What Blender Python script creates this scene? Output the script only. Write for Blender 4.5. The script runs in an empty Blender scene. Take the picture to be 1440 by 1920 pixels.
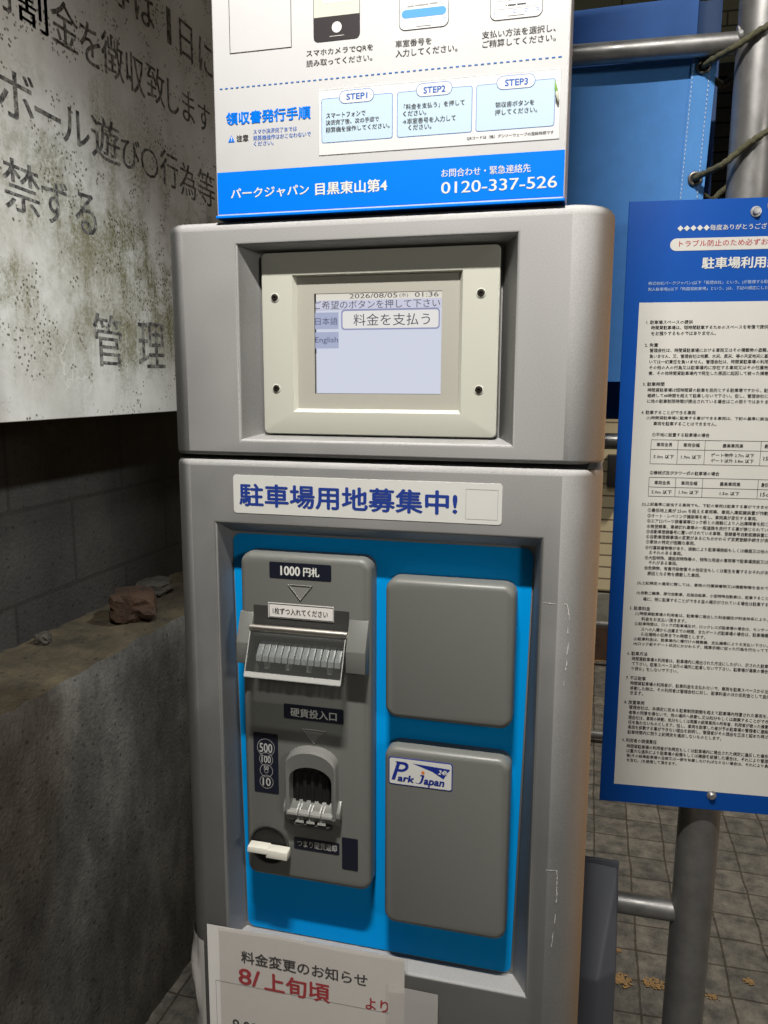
import bpy, bmesh, math, random
from mathutils import Vector, Matrix
random.seed(7)
R = math.radians
sin, cos, pi = math.sin, math.cos, math.pi
S = bpy.context.scene
C = S.collection

# ---------------------------------------------------------------- camera, sky, lamps, exposure
cd = bpy.data.cameras.new('camera')
cd.sensor_fit = 'VERTICAL'; cd.sensor_height = 24.0; cd.lens = 1500 / 1920 * 24.0
cd.clip_start = 0.02; cd.clip_end = 200
cam = bpy.data.objects.new('camera', cd); C.objects.link(cam)
yw, pt, rl = R(14.5446), R(9.1913), R(0.1899)
fwd = Vector((-sin(yw) * cos(pt), cos(yw) * cos(pt), -sin(pt)))
rt = Vector((cos(yw), sin(yw), 0)); up = rt.cross(fwd)
rt2 = rt * cos(rl) + up * sin(rl); up2 = up * cos(rl) - rt * sin(rl)
mw = Matrix((rt2, up2, -fwd)).transposed().to_4x4()
mw.translation = Vector((0.4093, -0.7386, 1.400))
cam.matrix_world = mw
S.camera = cam

W = bpy.data.worlds.new('World'); S.world = W; W.use_nodes = True
wn = W.node_tree
bg = wn.nodes['Background']
sky = wn.nodes.new('ShaderNodeTexSky'); sky.sky_type = 'NISHITA'; sky.sun_disc = False
sky.sun_elevation = R(4); sky.sun_rotation = R(60)
wn.links.new(sky.outputs['Color'], bg.inputs['Color'])
bg.inputs['Strength'].default_value = 0.03

S.view_settings.view_transform = 'Standard'; S.view_settings.look = 'None'
S.view_settings.exposure = 0.0; S.view_settings.gamma = 1.0

# the car park's hooded tube lamp, high above and in front of the machine
ld = bpy.data.lights.new('tube_light', 'AREA'); ld.shape = 'RECTANGLE'; ld.size = 0.22; ld.size_y = 0.04
ld.energy = 27.5; ld.color = (1.0, 0.962, 0.90); ld.spread = R(142)
lo = bpy.data.objects.new('tube_light', ld); C.objects.link(lo)
lo.location = (0.30, -0.60, 2.65); lo.rotation_euler = (R(6), 0, 0)
# unseen spot added behind the machine to brighten the wall on the left
def spot(name, loc, aim, energy, col, deg, blend, soft):
    d = bpy.data.lights.new(name, 'SPOT'); d.energy = energy; d.color = col; d.spot_size = R(deg); d.spot_blend = blend; d.shadow_soft_size = soft
    o = bpy.data.objects.new(name, d); C.objects.link(o); o.location = loc
    o.rotation_euler = (Vector(aim) - Vector(loc)).to_track_quat('-Z', 'Y').to_euler()
spot('wall_light', (1.2, 0.9, 2.9), (-0.55, 0.45, 1.18), 170, (0.97, 1.0, 0.98), 34, 1.0, 0.06)
# unseen lamp at right front, added as fill for the shaded faces
spot('fill_light', (2.8, -2.6, 2.3), (0.2, 0.0, 1.2), 85, (1.0, 0.94, 0.86), 60, 0.5, 0.25)
# alley lamp over the pavers and the tiled house
spot('alley_light', (2.0, 2.2, 3.6), (1.6, 2.6, 0.0), 340, (1.0, 0.93, 0.83), 67, 0.35, 0.12)
# warm street lamp far to the right
spot('street_light', (3.2, 1.05, 1.30), (0.42, 0.04, 1.05), 52, (1.0, 0.52, 0.22), 26, 0.6, 0.12)

# ---------------------------------------------------------------- materials
def mat(name, col, rough=0.5, metal=0.0, var=None, bump=None, spec=0.5, emit=None, coat=0.0):
    m = bpy.data.materials.new(name); m.use_nodes = True
    t = m.node_tree; p = t.nodes['Principled BSDF']
    p.inputs['Base Color'].default_value = (*col, 1); p.inputs['Roughness'].default_value = rough
    p.inputs['Metallic'].default_value = metal; p.inputs['Specular IOR Level'].default_value = spec
    if coat: p.inputs['Coat Weight'].default_value = coat; p.inputs['Coat Roughness'].default_value = 0.12
    if emit:
        p.inputs['Emission Color'].default_value = (*emit[0], 1); p.inputs['Emission Strength'].default_value = emit[1]
    tc = t.nodes.new('ShaderNodeTexCoord')
    if var:
        sc, amt = var[0], var[1]
        n = t.nodes.new('ShaderNodeTexNoise'); n.inputs['Scale'].default_value = sc
        n.inputs['Detail'].default_value = 6; n.inputs['Roughness'].default_value = 0.65
        t.links.new(tc.outputs['Object'], n.inputs['Vector'])
        mx = t.nodes.new('ShaderNodeMix'); mx.data_type = 'RGBA'
        c2 = var[2] if len(var) > 2 else tuple(c * (1 - amt) for c in col)
        c1 = col if len(var) > 2 else tuple(min(1, c * (1 + amt)) for c in col)
        mx.inputs['A'].default_value = (*c2, 1); mx.inputs['B'].default_value = (*c1, 1)
        cr = t.nodes.new('ShaderNodeValToRGB'); cr.color_ramp.elements[0].position = 0.32; cr.color_ramp.elements[1].position = 0.68
        t.links.new(n.outputs['Fac'], cr.inputs['Fac'])
        t.links.new(cr.outputs['Color'], mx.inputs['Factor']); t.links.new(mx.outputs['Result'], p.inputs['Base Color'])
    if bump:
        n2 = t.nodes.new('ShaderNodeTexNoise'); n2.inputs['Scale'].default_value = bump[0]; n2.inputs['Detail'].default_value = 4
        t.links.new(tc.outputs['Object'], n2.inputs['Vector'])
        b = t.nodes.new('ShaderNodeBump'); b.inputs['Strength'].default_value = bump[1]; b.inputs['Distance'].default_value = bump[2] if len(bump) > 2 else 0.001
        t.links.new(n2.outputs['Fac'], b.inputs['Height']); t.links.new(b.outputs['Normal'], p.inputs['Normal'])
    return m

def worn(m, scale, r0, r1):
    """uneven gloss: wiped and dusty areas"""
    t = m.node_tree; p = t.nodes['Principled BSDF']; tc = t.nodes.new('ShaderNodeTexCoord')
    mp = t.nodes.new('ShaderNodeMapping'); mp.inputs['Scale'].default_value = (1, 1, 0.5); t.links.new(tc.outputs['Object'], mp.inputs['Vector'])
    n = t.nodes.new('ShaderNodeTexNoise'); n.inputs['Scale'].default_value = scale; n.inputs['Detail'].default_value = 7; n.inputs['Roughness'].default_value = 0.62; n.inputs['Distortion'].default_value = 0.6
    t.links.new(mp.outputs['Vector'], n.inputs['Vector'])
    q = t.nodes.new('ShaderNodeMapRange'); q.inputs['From Min'].default_value = 0.3; q.inputs['From Max'].default_value = 0.7
    q.inputs['To Min'].default_value = r0; q.inputs['To Max'].default_value = r1
    t.links.new(n.outputs['Fac'], q.inputs['Value']); t.links.new(q.outputs['Result'], p.inputs['Roughness'])
def nodes(m): return m.node_tree, m.node_tree.nodes['Principled BSDF']

SILVER = mat('silver_paint', (0.405, 0.402, 0.398), 0.75, 0.0, var=(1300, 0.20), bump=(1300, 0.16, 0.0003))
def flake_paint(m, rough, body):
    """aluminium-flake lacquer: a broad metallic lobe over a little body colour"""
    t = m.node_tree; p = t.nodes['Principled BSDF']; out = t.nodes['Material Output']
    g = t.nodes.new('ShaderNodeBsdfGlossy'); g.distribution = 'BECKMANN'; g.inputs['Roughness'].default_value = rough
    d = t.nodes.new('ShaderNodeBsdfDiffuse'); mx = t.nodes.new('ShaderNodeMixShader'); mx.inputs[0].default_value = body
    c = p.inputs['Base Color'].links[0].from_socket; n = p.inputs['Normal'].links[0].from_socket
    for s in (g, d): t.links.new(c, s.inputs['Color']); t.links.new(n, s.inputs['Normal'])
    tc = t.nodes.new('ShaderNodeTexCoord'); w = t.nodes.new('ShaderNodeTexNoise'); w.inputs['Scale'].default_value = 8; w.inputs['Detail'].default_value = 7; w.inputs['Distortion'].default_value = 0.5
    t.links.new(tc.outputs['Object'], w.inputs['Vector'])
    q = t.nodes.new('ShaderNodeMapRange'); q.inputs['From Min'].default_value = 0.3; q.inputs['From Max'].default_value = 0.7
    q.inputs['To Min'].default_value = rough - 0.04; q.inputs['To Max'].default_value = rough + 0.03
    t.links.new(w.outputs['Fac'], q.inputs['Value']); t.links.new(q.outputs['Result'], g.inputs['Roughness'])
    t.links.new(g.outputs[0], mx.inputs[1]); t.links.new(d.outputs[0], mx.inputs[2]); t.links.new(mx.outputs[0], out.inputs['Surface'])
    t.nodes.remove(p)
flake_paint(SILVER, 0.755, 0.16)
CREAM = mat('cream_plastic', (0.62, 0.62, 0.54), 0.45, var=(900, 0.03), bump=(1200, 0.08, 0.0003))
GREIGE = mat('grey_beige_plastic', (0.47, 0.455, 0.40), 0.5, bump=(1200, 0.08, 0.0003))
GREY = mat('grey_plastic', (0.165, 0.168, 0.155), 0.33, var=(700, 0.05), bump=(1500, 0.12, 0.0003))
GREYL = mat('light_grey_plastic', (0.25, 0.25, 0.235), 0.32)
DGREY = mat('dark_grey_plastic', (0.05, 0.05, 0.048), 0.45)
BLUEP = mat('cyan_blue_panel', (0.0, 0.375, 0.95), 0.38, bump=(1500, 0.06, 0.0003), spec=0.18)
BLACK = mat('black_rubber', (0.008, 0.008, 0.008), 0.6)
NAVY = mat('navy_label', (0.012, 0.014, 0.026), 0.35)
WTXT = mat('white_print', (0.80, 0.80, 0.76), 0.45)
SILTXT = mat('silver_print', (0.50, 0.50, 0.48), 0.45)
CHROME = mat('steel', (0.70, 0.66, 0.60), 0.38, 1.0)
STEELB = mat('bolt_steel', (0.62, 0.62, 0.62), 0.42, 0.9)
STICK = mat('white_sticker', (0.72, 0.72, 0.69), 0.4, var=(60, 0.02))
STKBLUE = mat('sticker_blue_ink', (0.018, 0.05, 0.30), 0.45)
LOGOBLUE = mat('logo_blue_ink', (0.012, 0.03, 0.27), 0.4)
ORANGE = mat('orange_ink', (0.75, 0.22, 0.05), 0.5)
BOARD = mat('white_board', (0.76, 0.76, 0.77), 0.35, var=(25, 0.02))
BAND = mat('bright_blue_print', (0.0, 0.205, 0.92), 0.4, spec=0.2)
INK = mat('dark_ink', (0.045, 0.04, 0.04), 0.5)
INKBLUE = mat('blue_ink', (0.01, 0.12, 0.50), 0.5)
LINEBLUE = mat('line_blue_ink', (0.03, 0.16, 0.50), 0.5)
PALEB = mat('pale_blue_print', (0.56, 0.71, 0.83), 0.4)
PHONEK = mat('phone_dark_print', (0.04, 0.035, 0.037), 0.4)
PHONES = mat('phone_screen_print', (0.66, 0.66, 0.58), 0.4)
SKYB = mat('light_blue_print', (0.10, 0.36, 0.76), 0.4)
HAIRL = mat('grey_print', (0.35, 0.34, 0.34), 0.5)
RBLUE = mat('royal_blue_print', (0.006, 0.085, 0.42), 0.42, var=(8, 0.05), spec=0.15)
RWHITE = mat('ivory_print', (0.78, 0.765, 0.715), 0.42, var=(12, 0.03))
RINK = mat('rules_ink', (0.03, 0.026, 0.026), 0.6)
RED = mat('red_ink', (0.50, 0.022, 0.035), 0.5)
LAVTXT = mat('pale_blue_ink', (0.45, 0.58, 0.78), 0.5)
PAPER = mat('paper', (0.86, 0.83, 0.80), 0.5, var=(14, 0.03))
GALV = mat('galvanised_steel', (0.29, 0.285, 0.28), 0.42, 0.75, var=(35, 0.14), bump=(220, 0.05, 0.001))
DPLAST = mat('dark_grey_moulded_plastic', (0.12, 0.13, 0.16), 0.45, bump=(900, 0.1, 0.0005))
ROPE = mat('olive_rope', (0.10, 0.095, 0.055), 0.9, var=(300, 0.3), bump=(500, 0.6, 0.002))
GROM = mat('dull_brass_grommet', (0.16, 0.145, 0.13), 0.4, 0.8)
THREAD = mat('white_thread', (0.55, 0.62, 0.70), 0.8)

worn(GREY, 14, 0.36, 0.50); worn(BLUEP, 12, 0.3, 0.5); worn(CREAM, 14, 0.4, 0.6); worn(BOARD, 10, 0.28, 0.5); worn(GALV, 30, 0.34, 0.55)

def thin_glass(name, tint, gloss, alpha_diffuse=0.0, dcol=(0.7, 0.7, 0.68)):
    m = bpy.data.materials.new(name); m.use_nodes = True; t = m.node_tree
    t.nodes.remove(t.nodes['Principled BSDF']); out = t.nodes['Material Output']
    tr = t.nodes.new('ShaderNodeBsdfTransparent'); tr.inputs['Color'].default_value = (*tint, 1)
    gl = t.nodes.new('ShaderNodeBsdfGlossy'); gl.inputs['Roughness'].default_value = gloss
    lw = t.nodes.new('ShaderNodeLayerWeight'); lw.inputs['Blend'].default_value = 0.5
    pw = t.nodes.new('ShaderNodeMath'); pw.operation = 'POWER'; pw.inputs[1].default_value = 4.0; t.links.new(lw.outputs['Facing'], pw.inputs[0])
    ma = t.nodes.new('ShaderNodeMath'); ma.operation = 'MULTIPLY_ADD'; ma.inputs[1].default_value = 0.6; ma.inputs[2].default_value = 0.04; t.links.new(pw.outputs[0], ma.inputs[0])
    mx = t.nodes.new('ShaderNodeMixShader'); t.links.new(ma.outputs[0], mx.inputs[0])
    last = tr.outputs[0]
    if alpha_diffuse:
        df = t.nodes.new('ShaderNodeBsdfDiffuse'); df.inputs['Color'].default_value = (*dcol, 1)
        m2 = t.nodes.new('ShaderNodeMixShader'); m2.inputs[0].default_value = alpha_diffuse
        t.links.new(tr.outputs[0], m2.inputs[1]); t.links.new(df.outputs[0], m2.inputs[2]); last = m2.outputs[0]
    t.links.new(last, mx.inputs[1]); t.links.new(gl.outputs[0], mx.inputs[2]); t.links.new(mx.outputs[0], out.inputs['Surface'])
    return m
ACRYL = thin_glass('clear_acrylic', (0.78, 0.79, 0.78), 0.05, 0.03)
ACEDGE = thin_glass('acrylic_edge_highlight', (0.6, 0.6, 0.6), 0.1, 0.55, (0.75, 0.75, 0.72))
FILM = thin_glass('clear_plastic_film', (0.96, 0.95, 0.94), 0.12, 0.05, (0.66, 0.63, 0.60))
TAPE = thin_glass('frosted_tape', (0.88, 0.86, 0.84), 0.25, 0.55, (0.78, 0.75, 0.72))

# ---------------------------------------------------------------- mesh helpers
class MB:
    """collects faces with a material each and links them as ONE mesh object"""
    def __init__(s): s.v = []; s.f = []; s.m = []; s.mats = []
    def mi(s, m):
        if m not in s.mats: s.mats.append(m)
        return s.mats.index(m)
    def add(s, vs, fs, m):
        o = len(s.v); s.v += [tuple(p) for p in vs]; k = s.mi(m)
        for f in fs: s.f.append([o + i for i in f]); s.m.append(k)
    def quad(s, a, b, c, d, m): s.add([a, b, c, d], [(0, 1, 2, 3)], m)
    def box(s, x0, x1, y0, y1, z0, z1, m, bev=0.0):
        if bev <= 0:
            vs = [(x, y, z) for z in (z0, z1) for y in (y0, y1) for x in (x0, x1)]
            s.add(vs, [(0, 2, 3, 1), (4, 5, 7, 6), (0, 1, 5, 4), (2, 6, 7, 3), (0, 4, 6, 2), (1, 3, 7, 5)], m)
            return
        b = bmesh.new(); bmesh.ops.create_cube(b, size=1)
        for v in b.verts:
            v.co = Vector(((x0 + x1) / 2 + v.co.x * (x1 - x0), (y0 + y1) / 2 + v.co.y * (y1 - y0), (z0 + z1) / 2 + v.co.z * (z1 - z0)))
        bmesh.ops.bevel(b, geom=b.edges[:], offset=bev, segments=3, profile=0.5, affect='EDGES')
        s.bm(b, m)
    def bm(s, b, m):
        b.verts.index_update()
        s.add([v.co.copy() for v in b.verts], [[v.index for v in f.verts] for f in b.faces], m); b.free()
    def prism(s, pts, y0, y1, m, bev=0.0):
        """extrude an (x,z) outline (counter-clockwise seen from -y) from y1 (back) to y0 (front)"""
        b = bmesh.new()
        vs = [b.verts.new((x, y0, z)) for x, z in pts]; f = b.faces.new(vs)
        r = bmesh.ops.extrude_face_region(b, geom=[f])
        for g in r['geom']:
            if isinstance(g, bmesh.types.BMVert): g.co.y = y1
        bmesh.ops.recalc_face_normals(b, faces=b.faces[:])
        if bev > 0: bmesh.ops.bevel(b, geom=b.edges[:], offset=bev, segments=2, profile=0.5, affect='EDGES')
        s.bm(b, m)
    def hull(s, vs, m, bev=0.0, seg=2):
        b = bmesh.new()
        for p in vs: b.verts.new(p)
        bmesh.ops.convex_hull(b, input=b.verts[:])
        bmesh.ops.dissolve_limit(b, angle_limit=0.01, verts=b.verts[:], edges=b.edges[:])
        bmesh.ops.recalc_face_normals(b, faces=b.faces[:])
        if bev > 0: bmesh.ops.bevel(b, geom=b.edges[:], offset=bev, segments=seg, profile=0.5, affect='EDGES')
        s.bm(b, m)
    def tube(s, pts, r, m, n=16, cap=True, prof=None):
        pts = [Vector(p) for p in pts]; rings = []
        ref = Vector((0, 0, 1)) if abs((pts[1] - pts[0]).normalized().z) < 0.9 else Vector((1, 0, 0))
        for i, p in enumerate(pts):
            d = (pts[min(i + 1, len(pts) - 1)] - pts[max(i - 1, 0)]).normalized()
            a = d.cross(ref).normalized(); b = d.cross(a)
            rr = prof[i] if prof else r
            rings.append([p + a * (rr * cos(2 * pi * k / n)) + b * (rr * sin(2 * pi * k / n)) for k in range(n)])
        vs = [q for g in rings for q in g]; fs = []
        for i in range(len(pts) - 1):
            for k in range(n): fs.append((i * n + k, i * n + (k + 1) % n, (i + 1) * n + (k + 1) % n, (i + 1) * n + k))
        if cap: fs.append(tuple(range(n))[::-1]); fs.append(tuple((len(pts) - 1) * n + k for k in range(n)))
        s.add(vs, fs, m)
    def loops(s, loops, m, cap0=False, cap1=False):
        n = len(loops[0]); vs = [p for l in loops for p in l]; fs = []
        for i in range(len(loops) - 1):
            for k in range(n): fs.append((i * n + k, i * n + (k + 1) % n, (i + 1) * n + (k + 1) % n, (i + 1) * n + k))
        if cap0: fs.append(tuple(range(n))[::-1])
        if cap1: fs.append(tuple((len(loops) - 1) * n + k for k in range(n)))
        s.add(vs, fs, m)
    def build(s, name, parent=None, smooth=35, fix=True):
        me = bpy.data.meshes.new(name); me.from_pydata(s.v, [], s.f)
        for m in s.mats: me.materials.append(m)
        me.polygons.foreach_set('material_index', s.m)
        if smooth:
            me.polygons.foreach_set('use_smooth', [True] * len(s.f)); me.update()
            me.set_sharp_from_angle(angle=R(smooth))
        me.update()
        o = bpy.data.objects.new(name, me); C.objects.link(o)
        if parent: o.parent = parent
        return o

def thing(name, label, cat, loc=(0, 0, 0), group=None):
    o = bpy.data.objects.new(name, None); C.objects.link(o); o.location = loc; o.empty_display_size = 0.05
    o['label'] = label; o['category'] = cat
    if group: o['group'] = group
    return o
def tag(o, label, cat, group=None):
    o['label'] = label; o['category'] = cat
    if group: o['group'] = group
    return o
def struct(o): o['kind'] = 'structure'; return o

def rrect(x0, x1, z0, z1, r, n=6):
    """rounded rectangle outline, counter-clockwise seen from -y"""
    r = max(r, 1e-5); p = []
    for cx, cz, a0 in ((x1 - r, z0 + r, -90), (x1 - r, z1 - r, 0), (x0 + r, z1 - r, 90), (x0 + r, z0 + r, 180)):
        for k in range(n + 1):
            a = R(a0 + 90 * k / n); p.append((cx + r * cos(a), cz + r * sin(a)))
    return p
def plate(mb, x0, x1, z0, z1, yb, yf, rc, bev, m, n=6):
    """rounded plate: stands out from y=yb to its front at y=yf, rounded front edge"""
    L = [[(x, yb, z) for x, z in rrect(x0, x1, z0, z1, rc, n)]]
    for k in range(5):
        a = R(90 * k / 4); i = bev * (1 - cos(a)); y = yf + bev - bev * sin(a)
        L.append([(x, y, z) for x, z in rrect(x0 + i, x1 - i, z0 + i, z1 - i, max(rc - i, 0.0002), n)])
    mb.loops(L, m, cap1=True)
def sheet(mb, pts, y, m): mb.add([(x, y, z) for x, z in pts], [tuple(range(len(pts)))], m)
def frame2d(mb, outer, inner, y, m):
    n = len(outer); vs = [(x, y, z) for x, z in outer] + [(x, y, z) for x, z in inner]
    mb.add(vs, [(k, (k + 1) % n, n + (k + 1) % n, n + k) for k in range(n)], m)
def rframe(mb, x0, x1, z0, z1, r, w, y, m):
    frame2d(mb, rrect(x0, x1, z0, z1, r), rrect(x0 + w, x1 - w, z0 + w, z1 - w, max(r - w, 1e-4)), y, m)
def ring2d(mb, cx, cz, r, w, y, m, n=28):
    o = [(cx + r * cos(2 * pi * k / n), cz + r * sin(2 * pi * k / n)) for k in range(n)]
    i = [(cx + (r - w) * cos(2 * pi * k / n), cz + (r - w) * sin(2 * pi * k / n)) for k in range(n)]
    frame2d(mb, o, i, y, m)
def disc2d(mb, cx, cz, r, y, m, n=24): sheet(mb, [(cx + r * cos(2 * pi * k / n), cz + r * sin(2 * pi * k / n)) for k in range(n)], y, m)
def stroke(mb, pts, w, y, m):
    """flat ribbon of width w along (x,z) points"""
    for (a, b) in zip(pts[:-1], pts[1:]):
        d = Vector((b[0] - a[0], b[1] - a[1])).normalized(); nx, nz = -d.y * w / 2, d.x * w / 2
        sheet(mb, [(a[0] - nx, a[1] - nz), (b[0] - nx, b[1] - nz), (b[0] + nx, b[1] + nz), (a[0] + nx, a[1] + nz)], y, m)

# lettering from the built-in typeface, as flat printed shapes
_cache = {}
def glyphs(s, res=2):
    if (s, res) in _cache: return _cache[(s, res)]
    cu = bpy.data.curves.new('print', 'FONT'); cu.body = s; cu.resolution_u = res
    o = bpy.data.objects.new('print', cu); C.objects.link(o)
    dg = bpy.context.evaluated_depsgraph_get(); dg.update()
    me = bpy.data.meshes.new_from_object(o.evaluated_get(dg))
    vs = [(v.co.x, v.co.y) for v in me.vertices]; fs = [tuple(p.vertices) for p in me.polygons]
    bpy.data.objects.remove(o); bpy.data.curves.remove(cu); bpy.data.meshes.remove(me)
    x0 = min(v[0] for v in vs); x1 = max(v[0] for v in vs); z0 = min(v[1] for v in vs); z1 = max(v[1] for v in vs)
    _cache[(s, res)] = (vs, fs, x0, x1, z0, z1); return _cache[(s, res)]
def text(mb, s, x0, x1, zc, h, m, y=0.0, bold=0.0, res=2, lo=0.8, hi=1.3, skew=0.0, place=None, drop=None):
    """print s between x0 and x1, centred at height zc, about h tall; bold = extra stroke in em"""
    vs, fs, a0, a1, b0, b1 = glyphs(s, res)
    sx = (x1 - x0) / (a1 - a0)
    sz = min(max(h / (b1 - b0), sx * lo), sx * hi) if h else sx
    offs = [(0, 0)]
    if bold: offs = [(-bold, 0), (bold, 0), (0, -bold * .8), (0, bold * .8)]
    if bold > 0.03: offs += [(-bold * .7, -bold * .6), (bold * .7, -bold * .6), (-bold * .7, bold * .6), (bold * .7, bold * .6)]
    if bold > 0 and bold <= 0.015: offs = [(-bold, 0), (bold, 0)]
    for i, (ox, oz) in enumerate(offs):
        P = []
        for vx, vz in vs:
            u = x0 + (vx - a0 + ox) * sx; w = zc + (vz - (b0 + b1) / 2 + oz) * sz
            u += skew * (w - zc)
            yy = y - i * 0.00002
            P.append(place(u, w, yy) if place else (u, yy, w))
        mb.add(P, fs, m)
HEADER=[
('K', 'スマホカメラでQRを', 0.1436, 0.2062, 1.6937, 0.0055),
('K', '読み取ってください。', 0.1435, 0.2055, 1.6855, 0.0056),
('B', '領収書発行手順', 0.0632, 0.1468, 1.6441, 0.0109),
('K', '注意', 0.073, 0.085, 1.6263, 0.0055),
('b', 'スマホ決済完了までは', 0.0902, 0.1335, 1.6311, 0.0041),
('b', '精算機操作はおこなわないで', 0.0901, 0.147, 1.6255, 0.0043),
('b', 'ください。', 0.0904, 0.1102, 1.6204, 0.0039),
('s', 'STEP1', 0.1816, 0.201, 1.6541, 0.005),
('k', 'スマートフォンで', 0.1622, 0.1993, 1.6395, 0.0043),
('k', '決済完了後、次の手順で', 0.1618, 0.212, 1.6336, 0.0044),
('k', '精算機を操作してください。', 0.1618, 0.2217, 1.6274, 0.0045),
('s', 'STEP2', 0.2525, 0.2719, 1.6538, 0.0051),
('k', '「料金を支払う」を押して', 0.2348, 0.2891, 1.6415, 0.0046),
('k', 'ください。', 0.2341, 0.255, 1.6359, 0.0044),
('k', '→車室番号を入力して', 0.2335, 0.2815, 1.6294, 0.0047),
('k', 'ください。', 0.239, 0.2598, 1.624, 0.0044),
('s', 'STEP3', 0.3238, 0.3431, 1.6539, 0.0051),
('k', '領収書ボタンを', 0.3159, 0.349, 1.6369, 0.0045),
('k', '押してください。', 0.3158, 0.3517, 1.6308, 0.0045),
('n', 'QRコードは（株）デンソーウェーブの登録商標です', 0.2916, 0.3661, 1.6117, 0.003),
('K', '車室番号を', 0.2267, 0.2589, 1.6941, 0.0058),
('K', '入力してください。', 0.2268, 0.2818, 1.6863, 0.006),
('K', '支払い方法を選択し、', 0.303, 0.3649, 1.6941, 0.0058),
('K', 'ご精算してください。', 0.3036, 0.3652, 1.6867, 0.0058),
('W', 'パークジャパン', 0.066, 0.1447, 1.5768, 0.0099),
('W', '目黒東山第4', 0.1511, 0.2193, 1.5765, 0.011),
('w', 'お問合わせ・緊急連絡先', 0.2693, 0.3476, 1.5836, 0.0074),
('w', '0120-337-526', 0.2695, 0.3703, 1.5715, 0.0101),
]
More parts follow.
